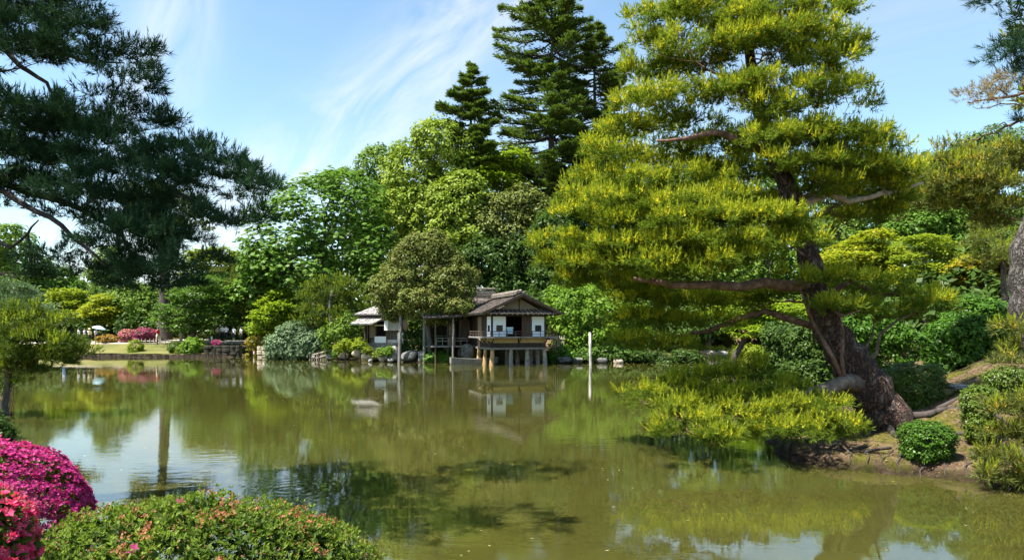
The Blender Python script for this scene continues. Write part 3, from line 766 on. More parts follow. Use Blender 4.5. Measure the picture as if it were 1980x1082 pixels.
wallbox('ceiling', (0.1, 0.12, 4.42), (W_ - .1, 4.5, 4.46), wood_dark)
def shoji(lo, hi, axis):
    """white paper door with a small dark pane"""
    wallbox_ = MB(); wallbox_.b2(lo, hi); door = part('paper_door', wallbox_, paper, house)
    c = [(a + b) / 2 for a, b in zip(lo, hi)]; z0 = lo[2] + .48
    w = .25
    m = MB(); p = MB()
    if axis == 'x':
        y = lo[1] - .014
        p.b2((c[0] - w, y, z0), (c[0] + w, y + .01, z0 + .44))
        for a, b in (((c[0] - w - .025, y - .01, z0 - .03), (c[0] + w + .025, y + .012, z0)), ((c[0] - w - .025, y - .01, z0 + .44), (c[0] + w + .025, y + .012, z0 + .47)),
                     ((c[0] - w - .028, y - .012, z0), (c[0] - w, y + .012, z0 + .44)), ((c[0] + w, y - .012, z0), (c[0] + w + .028, y + .012, z0 + .44))): m.b2(a, b)
    else:
        x = lo[0] - .014
        p.b2((x, c[1] - w, z0), (x + .01, c[1] + w, z0 + .44))
        for a, b in (((x - .01, c[1] - w - .025, z0 - .03), (x + .012, c[1] + w + .025, z0)), ((x - .01, c[1] - w - .025, z0 + .44), (x + .012, c[1] + w + .025, z0 + .47)),
                     ((x - .012, c[1] - w - .028, z0), (x + .012, c[1] - w, z0 + .44)), ((x - .012, c[1] + w, z0), (x + .012, c[1] + w + .028, z0 + .44))): m.b2(a, b)
    part('pane', p, glass_d, door); part('pane_frame', m, wood_mid, door)
    return door
shoji((0.17, .035, 2.38), (1.28, .075, 4.06), 'x')
shoji((W_ - 1.25, .035, 2.38), (W_ - .15, .075, 4.06), 'x')
shoji((.035, .17, 2.38), (.075, 1.45, 4.06), 'y')
wallbox('inner_wall', (2.88, .09, 2.38), (W_ - 1.27, .13, 4.06), wood_mid, 'dull brown wall board')
wallbox('side_door', (.035, 1.62, 2.38), (.085, 2.93, 4.06), wood_dark, 'dark boarded side door')
wallbox('side_wall', (.035, 3.07, 2.38), (.085, 4.43, 4.06), plaster_shaded)
wallbox('side_wall', (W_ - .085, .14, 2.38), (W_ - .035, 4.43, 4.06), plaster_shaded)
wallbox('back_wall', (0, 4.57, 1.3), (W_, 4.65, EZ + .1), wood_dark)
# gable roof running back; front apex above the middle
GX0, GX1, MX = -1.02, W_ + 1.05, W_ / 2
ZE, ZR = 4.33, 5.92
FY, BYY = -1.05, 8.0
roof_slope(house, (GX0, BYY, ZE), (GX0, FY, ZE), (MX, BYY, ZR), (MX, FY, ZR), shingle_m, 20, 0.12, 34)
roof_slope(house, (GX1, FY, ZE), (GX1, BYY, ZE), (MX, FY, ZR), (MX, BYY, ZR), shingle_m, 20, 0.12, 34)
for sx, ex in ((GX0, MX), (GX1, MX)):
    m = MB(); m.beam((sx, FY - .03, ZE - .05), (ex, FY - .03, ZR - .05), .06, .2); part('bargeboard', m, wood_dark, house)
    m = MB(); m.beam((sx + (.55 if sx < 0 else -.55), FY + .18, ZE + .12), (ex, FY + .18, ZR - .22), .08, .12); part('bargeboard', m, wood_mid, house)
for i in range(26):
    y = FY + .15 + i * .34
    for sx, d in ((GX0, 1), (GX1, -1)):
        m = MB(); m.beam((sx + d * .04, y, ZE - .13), (sx + d * 1.25, y, ZE + .435), .06, .07); part('rafter', m, wood_mid, house)
m = MB(); m.prism([(.35, -.02, EZ + .11), (W_ - .35, -.02, EZ + .11), (MX, -.02, ZR - .3)], (0, .06, 0)); part('gable_wall', m, plaster_shaded, house)
m = MB(); m.beam((MX, -.05, EZ + .1), (MX, -.05, ZR - .22), .1, .06, (1, 0, 0)); part('king_post', m, wood_dark, house)
# pent roof below the gable with light battens
py0, py1, pz0, pz1 = -.98, .02, 4.32, 4.68
m = MB(); m.prism([(-.42, py0, pz0), (W_ + .5, py0, pz0), (W_ + .2, py1, pz1), (-.12, py1, pz1)], (0, .01, -.05)); pent = part('pent_roof', m, wood_dark, house)
for i in range(15):
    f = i / 14; xa = -.38 + (W_ + .84) * f; xb = -.10 + (W_ + .28) * f
    m = MB(); m.beam((xa, py0 - .02, pz0 + .03), (xb, py1, pz1 + .03), .055, .05); part('batten', m, ridge_m, pent)
for i in range(4):
    f = i / 4.0; m = MB(); m.beam((-.40 + .28 * f, py0 + f, pz0 + .36 * f + .012), (W_ + .48 - .28 * f, py0 + f, pz0 + .36 * f + .012), .10, .03); part('board', m, wood_mid, pent)
m = MB(); m.beam((-.46, py0 - .05, pz0 - .01), (W_ + .54, py0 - .05, pz0 - .01), .07, .07); part('gutter', m, ridge_m, house)
for i in range(13):
    x = -.3 + (W_ + .6) * i / 12
    m = MB(); m.beam((x, py0, pz0 - .09), (x, .0, pz0 + .2), .05, .06); rf = part('rafter', m, wood_mid, house)
    m = MB(); m.b2((x - .026, py0 - .03, pz0 - .125), (x + .026, py0 - .001, pz0 - .06)); part('rafter_tip', m, white_tip, rf)
# ridge cover: two saddle boards, cross pieces and long poles
m = MB()
for sgn in (-1, 1): m.prism([(MX, FY + .6, ZR + .16), (MX + sgn * .62, FY + .6, ZR - .10), (MX + sgn * .62, 6.9, ZR - .10), (MX, 6.9, ZR + .16)], (0, 0, .06))
ridge = part('ridge_cover', m, ridge_m, house)
for i in range(17):
    y = FY + .75 + i * .44
    for sgn in (-1, 1):
        m = MB(); m.beam((MX - sgn * .1, y, ZR + .27), (MX + sgn * .72, y, ZR - .03), .12, .07); part('cross_piece', m, ridge_m, ridge)
for dx, z in ((-.34, .20), (.34, .20), (0, .33), (-.2, .30)):
    m = MB(); m.tube([(MX + dx, FY + .45, ZR + z), (MX + dx, 3, ZR + z), (MX + dx, 7.0, ZR + z)], [.06] * 3, 7); part('ridge_pole', m, wood_pale if dx == 0 else ridge_m, ridge)
# rear wing behind, with a taller ridge, and the corridor to the side
R0 = np.array((-2.9, 8.6, 0)); 
wallbox('rear_wall', (-2.6, 8.2, 1.1), (W_ + .6, 8.3, 4.9), wood_dark)
wallbox('rear_wall', (-2.6, 8.3, 1.1), (-2.5, 12.4, 4.9), wood_dark)
wallbox('side_wall', (0.02, 4.66, 1.3), (0.1, 8.15, 4.3), wood_dark)
roof_slope(house, (-3.4, 7.6, 4.5), (W_ + 1.3, 7.6, 4.5), (-1.7, 10.4, 6.45), (MX + 1.7, 10.4, 6.45), shingle_m, 16, .12, 34)
roof_slope(house, (-3.4, 13.2, 4.5), (-3.4, 7.6, 4.5), (-1.7, 10.45, 6.45), (-1.7, 10.4, 6.45), shingle_m, 16, .12, 24)
roof_slope(house, (W_ + 1.3, 7.6, 4.5), (W_ + 1.3, 13.2, 4.5), (MX + 1.7, 10.4, 6.45), (MX + 1.7, 10.45, 6.45), shingle_m, 12, .12, 20)
m = MB()
for i in range(6):
    m.b2((-1.75 + .05 * i, 9.72 + i * .13, 6.02 + i * .14), (MX + 1.45 - .1 * i, 11.1 - i * .13, 6.10 + i * .14))
part('upper_ridge', m, ridge_m, house)
m = MB(); m.tube([(-1.9, 10.4, 6.92), (MX + 1.0, 10.4, 6.98)], [.10, .10], 8); part('ridge_pole', m, ridge_m, house)
# corridor wing going back to the viewer's left, with its own low deck and rail
for x, y in ((-1.35, 5.2), (-1.35, 7.4), (-3.6, 5.3), (-2.5, 5.25), (-3.6, 7.6)):
    m = MB(); m.tube([(x, y, -.3), (x, y, 2.0), (x, y, 4.2)], [.085, .08, .075], 8); part('pillar', m, wood_mid if x < -3 else wood_dark, house)
wallbox('corridor_deck', (-4.0, 4.9, 1.40), (-.02, 8.0, 1.52), wood_grey)
wallbox('corridor_wall', (-3.9, 7.9, 1.52), (-.02, 8.0, 4.2), wood_dark)
wallbox('corridor_wall', (-2.2, 6.9, 1.52), (-1.45, 6.95, 3.6), plaster_shaded)
wallbox('corridor_wall', (-1.2, 6.5, 1.9), (-.15, 6.55, 3.9), wood_mid)
wallbox('corridor_bench', (-3.3, 6.2, 2.35), (-1.6, 6.6, 2.42), wood_mid)
m = MB()
for z in (1.95, 2.2): m.beam((-3.6, 4.98, z), (-.8, 4.98, z), .05, .05)
for i in range(6): m.beam((-3.6 + i * .56, 4.98, 1.5), (-3.6 + i * .56, 4.98, 2.2), .05, .05, (1, 0, 0))
part('low_railing', m, wood_grey, house)
roof_slope(house, (-4.9, 4.4, 3.95), (GX0 + .2, 4.4, 4.2), (-4.4, 8.2, 5.1), (GX0 + .9, 8.2, 5.1), shingle_m, 14, .1, 26, name='corridor_roof')
# things kept in the house
bin_ = MB(); bin_.loft([((1.68, .5, 2.38), .25, .2), ((1.68, .5, 3.02), .27, .22), ((1.68, .5, 3.03), .29, .24), ((1.68, .5, 3.1), .28, .23)], 12)
cr, sr = math.cos(TH), math.sin(TH)
def hw(x, y, z): return (A0[0] + x * cr - y * sr, A0[1] + x * sr + y * cr, z)
ac = thing('covered_stand', 'pale blue covered box standing in the doorway between the white paper doors', 'covered box', hw(1.66, .35, 2.37), TH)
m = MB(); m.b2((-.27, -.2, .22), (.27, .2, .70)); part('cover', m, cover_m, ac)
m = MB(); m.b2((-.30, -.23, .70), (.30, .23, .80)); part('lid', m, flat('cover_lid', (.6, .72, .8), .6), ac)
m = MB()
for x in (-.2, .2):
    for y in (-.14, .14): m.b2((x - .025, y - .025, 0), (x + .025, y + .025, .22))
part('legs', m, wood_dark, ac)
bin_ = None
# small wooden boat tied beneath the house
bt = thing('rowing_boat', 'weathered grey wooden boat moored half under the teahouse stilts', 'boat', (-3.3, 58.7, 0), R(14))
m = MB()
prof = [(-2.0, .42, .60, .14), (-1.0, .52, .50, .08), (0, .55, .45, .06), (1.2, .50, .48, .08), (2.1, .30, .62, .2)]
vo = []
for x, w, h, b in prof: vo += [(x, -w, h), (x, -w * .72, b - .12), (x, w * .72, b - .12), (x, w, h), (x, w - .06, h - .01), (x, w * .68, b), (x, -w * .68, b), (x, -w + .06, h - .01)]
fo = [(i * 8 + j, i * 8 + (j + 1) % 8, (i + 1) * 8 + (j + 1) % 8, (i + 1) * 8 + j) for i in range(4) for j in range(8)] + [(0, 1, 6, 7), (1, 2, 5, 6), (2, 3, 4, 5), (32, 39, 38, 33), (33, 38, 37, 34), (34, 37, 36, 35), ]
m.add(vo, fo); part('hull', m, wood_grey, bt)
m = MB(); m.b2((-2.02, -.40, .1), (-1.94, .40, .58)); m.b2((-.2, -.5, .36), (.1, .5, .40)); part('thwart', m, wood_grey, bt)

# ------------------------------------------------------------------ small hut to the left, under the round tree
HD = 63.5
hx0 = (704 - CX) * HD / F; hut = thing('garden_hut', 'small old hut with two tiers of pale shingle roof beside the round tree', 'hut', (hx0, HD, 0.0), R(-4))
s = HD / F
def hp(name, lo, hi, mat, label=None):
    m = MB(); m.b2(lo, hi); return part(name, m, mat, hut, label)
def hz(py): return EYE - (py - HY) * s
z_fl = hz(662.5); HW = (776 - 704) * s
hp('floor', (-.1, -.05, z_fl - .14), (HW, 3.2, z_fl), wood_grey)
hp('foundation', (.05, .05, .7), (HW - .1, 3.1, z_fl - .145), stone_m)
for x in (0.06, 0.30, 2.1):
    m = MB(); m.beam((x, .05, z_fl), (x, .05, hz(624)), .09, .09, (1, 0, 0)); part('pillar', m, wood_mid, hut)
hp('plaster_wall', (.35, .5, z_fl), (1.02, .56, hz(620)), plaster_shaded)
hp('plaster_wall', (-.02, .1, z_fl), (0.0, 3.1, hz(622)), wood_dark)
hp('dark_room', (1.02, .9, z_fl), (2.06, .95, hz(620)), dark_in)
hp('door_frame', (1.0, .1, z_fl), (1.08, .9, hz(626)), wood_mid); hp('door_frame', (1.02, .02, hz(630)), (2.1, .1, hz(627.5)), wood_pale)
hp('low_screen', (1.0, -.02, z_fl + .02), (2.07, .04, hz(650)), white_board, 'white low screen')
hp('back_wall', (0.0, 3.05, z_fl), (HW - .1, 3.12, hz(605)), wood_dark)
# jutting boarded bay
bx0, bx1 = (746.5 - 704) * s, (775.5 - 704) * s
bay = hp('bay_wall', (bx0, -.55, hz(638.5)), (bx1, .9, hz(612)), wood_pale, 'pale boarded upper bay')
for i in range(9):
    x = bx0 + .40 + (bx1 - bx0 - .42) * i / 8.0
    m = MB(); m.b2((x - .012, -.575, hz(638.3)), (x + .012, -.551, hz(613))); part('batten', m, wood_grey, bay)
m = MB(); m.b2((bx0 + .02, -.57, hz(638.2)), (bx0 + .34, -.552, hz(613))); part('board', m, white_board, bay)  # white strip paints the sun-bright left face of the bay
hp('bay_roof', (bx0 - .12, -.7, hz(611.8)), (bx1 + .1, 1.0, hz(609.5)), shingle_pale)
hp('lower_wall', (bx0 + .02, .25, z_fl), (bx1, .3, hz(639)), wood_mid)
for i in range(7):
    x = bx0 + .12 + i * .135
    m = MB(); m.b2((x - .02, .2, z_fl + .3), (x + .02, .248, hz(639.2))); part('lattice_bar', m, wood_grey, hut)
hp('lower_panel', (bx0, .12, z_fl), (bx0 + 1.1, .18, z_fl + .30), wood_pale); hp('lower_panel', (bx0 + 1.05, .12, z_fl), (bx1 + .25, .18, hz(643)), white_board)
bench = thing('stool', 'small dark stool on the floor of the hut beside the white screen', 'stool', (hx0 + .72, HD + .28, z_fl), 0)
m = MB(); m.b2((-.28, -.1, .40), (.28, .1, .45)); part('seat', m, wood_dark, bench)
for x in (-.2, .2):
    m = MB(); m.b2((x - .03, -.08, 0), (x + .03, .08, .40)); part('leg', m, wood_dark, bench)
# roofs
ze, zr = hz(607.5), hz(588)
xl, xr = (688 - 704) * s, (752 - 704) * s
roof_slope(hut, (xl, -.5, ze), (xr, -.5, ze), (xl + 1.75, 1.45, zr), (xr - .35, 1.45, zr), shingle_pale, 14, .1, 24)
roof_slope(hut, (xl, 3.5, ze), (xl, -.5, ze), (xl + 1.75, 1.5, zr), (xl + 1.75, 1.45, zr), shingle_pale, 14, .1, 24)
roof_slope(hut, (xr, -.5, ze), (xr, 3.5, ze), (xr - .35, 1.45, zr), (xr - .35, 1.5, zr), shingle_pale, 14, .1, 24)
hp('eave_wall', (xl + .35, -.15, hz(613.5)), (xr - .2, .0, ze - .02), wood_dark)
m = MB()
for i in range(3): m.b2((xl + 1.5 + .06 * i, 1.1 + .1 * i, zr - .08 + .12 * i), (xr - .1 - .06 * i, 1.8 - .1 * i, zr + .03 + .12 * i))
part('ridge', m, ridge_m, hut)
m = MB(); m.tube([(xl + 1.3, 1.45, zr + .36), (xr + .15, 1.45, zr + .36)], [.08, .08], 8); part('ridge_pole', m, ridge_m, hut)
roof_slope(hut, (xl - .14, -1.35, hz(626)), ((727 - 704) * s, -1.35, hz(626.5)), (xl + .45, .0, hz(613.5)), ((746 - 704) * s, .0, hz(613)), shingle_pale, 10, .08, 22, name='pent_roof')

# ------------------------------------------------------------------ grey posts standing in the water
def post(px, py0, py1, w, d, label, mat, lean=0.0):
    x, y, _ = P(px, py0, d); zt = P(px, py1, d)[2]; r = w / 2 * d / F
    o = thing('prop_post', label, 'post', (x, y, 0), 0, 'posts standing in the pond edge')
    m = MB(); m.tube([(0.0, 0, -.8), (0, 0, 0.0), (lean * .5, 0.02, zt * .5), (lean, .05, zt)], [r * 1.05, r, r * .92, r * .82], 9); part('shaft', m, mat, o, None, True)
    m = MB(); m.tube([(lean, .05, zt - .02), (lean, .05, zt + .05)], [r * .9, r * .75], 9); part('cap', m, mat, o, None, True)
post(772, 700, 610, 6.5, 61, 'grey post in the water propping the round tree, before the pale hut bay', wood_grey, .12)
post(820, 702, 600, 5.5, 61, 'grey post in the water propping the round tree, beside the dark boulder', wood_grey)
post(876, 700, 612, 4.5, 60.3, 'thin grey post in the water beside the teahouse corridor', wood_grey)
post(1142, 703, 643, 6, 57.4, 'bright whitish post standing alone in the water by the pale maple', surf_mat('bleached_post', [(.3, (.16, .15, .13)), (.5, (.36, .34, .31)), (.7, (.55, .53, .49))], scale=5, stretch=(1, 1, .35), bump=.5), -.06)

# ------------------------------------------------------------------ rocks
def rock(px, py, rx, ry, d, label, mat, group='rocks along the far shore'):
    c = P(px, py, d); s = d / F
    bm_v = []
    import bmesh
    bm = bmesh.new(); bmesh.ops.create_icosphere(bm, subdivisions=3, radius=1.0)
    o3 = rng.normal(size=(7, 3)); ph = rng.random(7) * 6
    for v in bm.verts:
        p = np.array(v.co); k = 1.0
        for q, f in zip(o3, ph): k += 0.075 * math.sin(float(np.dot(q, p)) * 2.0 + f)
        p = p * k; p = np.sign(p) * np.abs(p) ** 0.86
        v.co = Vector((p[0] * rx * s, p[1] * max(rx, ry) * s * .8, p[2] * ry * s))
    me = bpy.data.meshes.new('rock'); bm.to_mesh(me); bm.free(); me.materials.append(mat)
    o = link('rock', me, None, tuple(c)); o.rotation_euler = (0, 0, random.uniform(-.4, .4))
    return tag(o, label, 'rock', group)
rock(697, 683, 15, 8, 63.5, 'low tan rock under the hut, sunlit, at the end of the bank', stone_warm)
rock(716, 688, 17, 9, 63, 'broad tan rock at the waterline below the stool', stone_warm)
rock(728, 679, 10, 8, 63.3, 'pale rounded rock below the white screen of the hut', stone_warm)
rock(716, 697, 4, 3, 62.2, 'little pale rock in the water before the hut', stone_m)
rock(742, 690, 12, 10, 62.5, 'upright tan rock below the hut between two tufts', stone_warm)
rock(763, 683, 11, 14, 62.4, 'tall pale grey boulder just before the hut bay post', stone_m)
rock(757, 695, 8, 5, 62, 'low grey rock at the foot of the tall pale boulder', stone_m)
rock(792, 687, 17, 10, 61.9, 'large dark grey boulder between the two grey posts', stone_dark)
rock(815, 689, 7, 10, 61.7, 'upright grey stone touching the second grey post', stone_m)
rock(905, 680, 18, 14, 61.5, 'big dark boulder beneath the corridor deck, behind the boat', stone_dark)
rock(866, 676, 9, 8, 62, 'dark stone under the corridor beside the ferns', stone_dark)
rock(1090, 695, 14, 7, 60.6, 'low dark rock right of the last house stilt', stone_dark)
rock(1118, 697, 10, 6, 60.4, 'dark shore rock between the house and the white post', stone_dark)
rock(1165, 697, 12, 7, 60.6, 'dark shore rock just past the white post', stone_dark)
rock(1195, 699, 9, 6, 60.4, 'small brown rock on the shore under the pale maple', stone_warm)
rock(640, 688, 10, 7, 66.5, 'mossy dark rock on the bank beside the bamboo fence', stone_dark)
rock(606, 690, 4, 3, 66.6, 'small pale rock at the waterline beside the pale shrub', stone_m)
rock(664, 688, 9, 6, 65.6, 'brown rock on the bank between the fence and hut', stone_warm)
rock(1370, 687, 16, 9, 72, 'pale rock heap stone beyond the low pine bough', stone_warm, 'rocks on the channel shore')
rock(1395, 684, 12, 8, 74, 'pale rounded rock beside the channel under the maple', stone_m, 'rocks on the channel shore')
rock(1340, 690, 14, 7, 71, 'long tan rock at the channel mouth', stone_warm, 'rocks on the channel shore')
rock(1848, 747, 26, 5, 18.8, 'flat grey stone set in the bank beside the big clipped bush', stone_m, 'stones on the pine bank')
rock(1900, 757, 14, 5, 18.3, 'small flat stone on the bank above the round bush', stone_m, 'stones on the pine bank')

# ------------------------------------------------------------------ far left bank: stake edging, bamboo fence, bridge
ed = thing('stake_edging', 'row of short dark wooden stakes edging the sunlit lawn', 'edging', (-52, 73.1, 0))
nS = 150
stake_me = []
for k in range(5):
    m = MB(); r = .085; m.tube([(0, 0, -.5), (0, 0, .22 + .03 * k)], [r, r * .95], 6)
    me = bpy.data.meshes.new('stake'); me.from_pydata(m.v, [], m.f); me.materials.append(wood_dark if k % 2 else wood_mid); stake_me.append(me)
for i in range(nS):
    f = i / (nS - 1); x = -52 + 21.4 * f
    o = link('stake', random.choice(stake_me), ed, (x + 52, random.uniform(-.02, .02) - 0.0, 0)); o.rotation_euler = (random.uniform(-.05, .05), random.uniform(-.05, .05), random.uniform(0, 3))
fc = thing('bamboo_fence', 'low pale bamboo fence with thin posts along the path above the lawn', 'fence', (-44, 78.3, 0))
fx0, fx1, FYY = (268 - CX) * 78.3 / F, (446 - CX) * 78.3 / F, 78.3
m = MB(); pts = [(x + 44, 0, gz(x, FYY) + .46) for x in np.linspace(fx0, fx1, 24)]
m.tube(pts, [.055] * 24, 6); part('rail', m, bamboo_m, fc)
m = MB(); m.tube([(p[0], p[1] + .06, p[2] - .22) for p in pts], [.03] * 24, 5); part('rail', m, bamboo_m, fc)
x = fx0; k = 0
pm = MB(); pm.tube([(0, 0, -.25), (0, 0, .74)], [.042, .038], 6); pme = bpy.data.meshes.new('post'); pme.from_pydata(pm.v, [], pm.f); pme.materials.append(bamboo_m)
pd = MB(); pd.tube([(0, 0, -.25), (0, 0, .84)], [.085, .08], 7); pdm = bpy.data.meshes.new('post'); pdm.from_pydata(pd.v, [], pd.f); pdm.materials.append(wood_mid)
while x < fx1:
    o = link('post', pdm if k % 6 == 5 else pme, fc, (x + 44, -.07, gz(x, FYY) - .0)); o.rotation_euler = (random.uniform(-.05, .05), random.uniform(-.06, .06), 0)
    x += random.uniform(.36, .54); k += 1
fc2 = thing('bamboo_fence', 'short rustic bamboo fence on the bank between the pale shrub and hut', 'fence', (-19, 66.6, 0))
for z in (.35, .75):
    m = MB(); m.tube([((598 - CX) * 66.6 / F + 19, 0, gz(-20, 66.6) + z), ((652 - CX) * 66.6 / F + 19, -.2, gz(-17, 66.4) + z + .1)], [.045, .045], 6); part('rail', m, bamboo_m, fc2)
for i in range(13):
    x = (600 - CX) * 66.6 / F + i * .21; o = link('post', pme if i % 4 else pdm, fc2, (x + 19, -.05, gz(x, 66.6) + .12)); o.rotation_euler = (0, random.uniform(-.08, .08), 0)
# fence scrap on the slope to the right of the house
fc3 = thing('bamboo_fence', 'old brown bamboo screen on the shore just right of the house balcony', 'fence', (5.0, 61.0, 0))
for i in range(6):
    m = MB(); xx = -1.3 + i * .19; zb = gz(5 + xx, 61.2); m.tube([(xx, .2, zb - .2), (xx, .2, 2.5 - .03 * i)], [.045, .04], 6); part('post', m, bamboo_m, fc3)
m = MB(); m.tube([(-1.4, .15, 2.2), (-.25, .15, 2.1)], [.04, .04], 6); part('rail', m, bamboo_m, fc3)

bd = thing('stone_bridge', 'dark slab footbridge over the stream mouth with people on it', 'bridge', (-28, 76.5, 0))
m = MB(); m.b2((-3.6, -1.2, 1.42), (1.35, 1.1, 1.66)); part('deck', m, stone_dark, bd)
m = MB(); m.beam((-3.6, -1.22, 1.72), (1.35, -1.22, 1.70), .18, .12); part('kerb', m, stone_m, bd)
m = MB(); m.b2((-1.3, .9, -.5), (1.2, 1.05, 1.4)); part('shade_wall', m, stone_dark, bd)
def stone_wall(label, x0, x1, y, z0, z1, rows, n, mat, yaw=0.0):
    w = thing('stone_wall', label, 'stone wall', (x0, y, 0), yaw, 'stone walls beside the bridge')
    bk = MB(); bk.b2((0, .25, z0), (x1 - x0, .7, z1 - .02)); part('backing', bk, stone_dark, w)
    for r in range(rows):
        cx = 0.0
        while cx < x1 - x0 - .05:
            ww = min(random.uniform(.7, 1.3) * (x1 - x0) / n, x1 - x0 - cx); h = (z1 - z0) / rows
            m = MB(); c = (cx + ww / 2, .12 + random.uniform(-.05, .05), z0 + h * (r + .5))
            m.loft([((c[0], c[1] + .05, c[2] - h * .49), ww * .5, .13), ((c[0], c[1] + .05, c[2] - h * .3), ww * .55, .17), ((c[0], c[1] + .05, c[2] + h * .3), ww * .55, .17), ((c[0], c[1] + .05, c[2] + h * .49), ww * .5, .12)], 8)
            part('stone', m, mat, w); cx += ww
    return w
stone_wall('mossy brown stone wall holding the bank before the bridge', -33.2, -29.3, 73.4, -.2, 1.25, 4, 5, surf_mat('stone_mossy', [(.3, (.012, .013, .008)), (.7, (.05, .044, .03))], scale=2, rough=.95, bump=.6))
stone_wall('pale stone wall below the clipped orange azaleas', -27.1, -23.8, 72.3, -.2, 1.2, 3, 5, stone_warm, R(-22))
# ------------------------------------------------------------------ people
skin_m = flat('skin', (0.50, 0.32, 0.23), 0.6, 0.06)
hair_m = flat('hair', (0.016, 0.013, 0.012), 0.5)
cloth = {}
def cm(name, c):
    if name not in cloth: cloth[name] = flat('cloth_' + name, c, 0.85, 0.12)
    return cloth[name]
C_WHITE = cm('white', (.76, .78, .82)); C_NAVY = cm('navy', (.018, .022, .045)); C_BLACK = cm('black', (.015, .015, .017)); C_RED = cm('red', (.55, .03, .03))
C_KHAKI = cm('khaki', (.42, .34, .23)); C_CREAM = cm('cream', (.70, .65, .42)); C_BEIGE = cm('beige', (.56, .50, .40)); C_PINK = cm('pink', (.72, .56, .54)); C_TAN = cm('tan', (.3, .25, .19))
C_BLUE = cm('blue', (.10, .22, .45)); C_SKY = cm('sky', (.45, .68, .74)); C_YEL = cm('yellow', (.72, .62, .28)); C_GREEN = cm('mint', (.55, .66, .55))

def skeleton(pose):
    """joints of a standing figure facing -y; returns vertices, edges, radii"""
    V, E, Rr = [], [], []
    def add(p, r, par=None):
        V.append(p); Rr.append(r); i = len(V) - 1
        if par is not None: E.append((par, i))
        return i
    pel = add((0, 0, .94), (.13, .095))
    sp = add((0, .01, 1.10), (.115, .085), pel); ch = add((0, .0, 1.30), (.145, .095), sp); nk = add((0, .01, 1.44), (.055, .055), ch)
    hd = add((0, -.01, 1.53), (.072, .085), nk); ht = add((0, .0, 1.63), (.07, .085), hd); add((0, -.105, 1.565), (.014, .014), hd)
    J = {'pel': V[pel], 'ch': V[ch]}
    stride = .17 if pose == 'walk' else .03
    for s in (-1, 1):
        hp_ = add((s * .09, 0, .88), (.092, .092), pel); kn = add((s * .095, -.03 - s * stride * .5, .49), (.058, .06), hp_); an = add((s * .095, s * -stride, .085), (.04, .042), kn)
        add((s * .105, s * -stride - .15, .035), (.04, .026), an)
        J['hip%d' % s], J['kn%d' % s], J['an%d' % s] = V[hp_], V[kn], V[an]
        sh = add((s * .17, .01, 1.375), (.056, .056), ch)
        if pose == 'front' or (pose == 'umbrella' and s == 1): el, wr, fd = (s * .22, -.06, 1.12), (s * .10, -.26, 1.20), Vector((-s * .35, -.8, .25))
        elif pose == 'point' and s == -1: el, wr, fd = (s * .24, -.16, 1.24), (s * .27, -.42, 1.30), Vector((0, -1, .15))
        elif pose == 'walk': el, wr, fd = (s * .23, s * .06, 1.12), (s * .25, s * .06 - .16, .92), Vector((0, -.4, -.9))
        else: el, wr, fd = (s * .23, .02, 1.12), (s * .245, -.05, .88), Vector((0, -.15, -1))
        e = add(el, (.042, .042), sh); w = add(wr, (.027, .027), e); fd.normalize()
        J['sh%d' % s], J['el%d' % s], J['wr%d' % s] = V[sh], el, wr
        pl = Vector(wr) + fd * .06; pm_ = add(tuple(pl), (.032, .018), w)
        sd = fd.cross(Vector((s, 0.2, .1))).normalized()
        for k, (o, ln) in enumerate(((-.027, .062), (-.009, .078), (.009, .074), (.026, .06))):
            a = pl + sd * o + fd * .035; b = a + fd * ln * .55; c = b + (fd * .8 + Vector((-s * .5, -.2, 0)) * .5).normalized() * ln * .45
            i = add(tuple(a), (.0095, .0095), pm_); j = add(tuple(b), (.009, .009), i); add(tuple(c), (.008, .008), j)
        a = Vector(wr) + fd * .03 + sd * -.03; b = a + (fd * .6 - sd * .8).normalized() * .05
        i = add(tuple(a), (.011, .011), w); add(tuple(b), (.009, .009), i)
    return V, E, Rr, J

body_cache = {}
def body_mesh(pose):
    if pose in body_cache: return body_cache[pose]
    V, E, Rr, J = skeleton(pose)
    me = bpy.data.meshes.new('person_skeleton'); me.from_pydata(V, E, [])
    o = bpy.data.objects.new('tmp_body', me); col.objects.link(o)
    mod = o.modifiers.new('skin', 'SKIN'); ss = o.modifiers.new('sub', 'SUBSURF'); ss.levels = 1; ss.render_levels = 1
    for v, r in zip(me.skin_vertices[0].data, Rr): v.radius = r
    me.skin_vertices[0].data[0].use_root = True
    dg = bpy.context.evaluated_depsgraph_get(); dg.update()
    nm = bpy.data.meshes.new_from_object(o.evaluated_get(dg)); nm.name = 'body'
    bpy.data.objects.remove(o); nm.materials.clear(); nm.materials.append(skin_m)
    nm.polygons.foreach_set('use_smooth', [True] * len(nm.polygons))
    body_cache[pose] = (nm, J); return body_cache[pose]

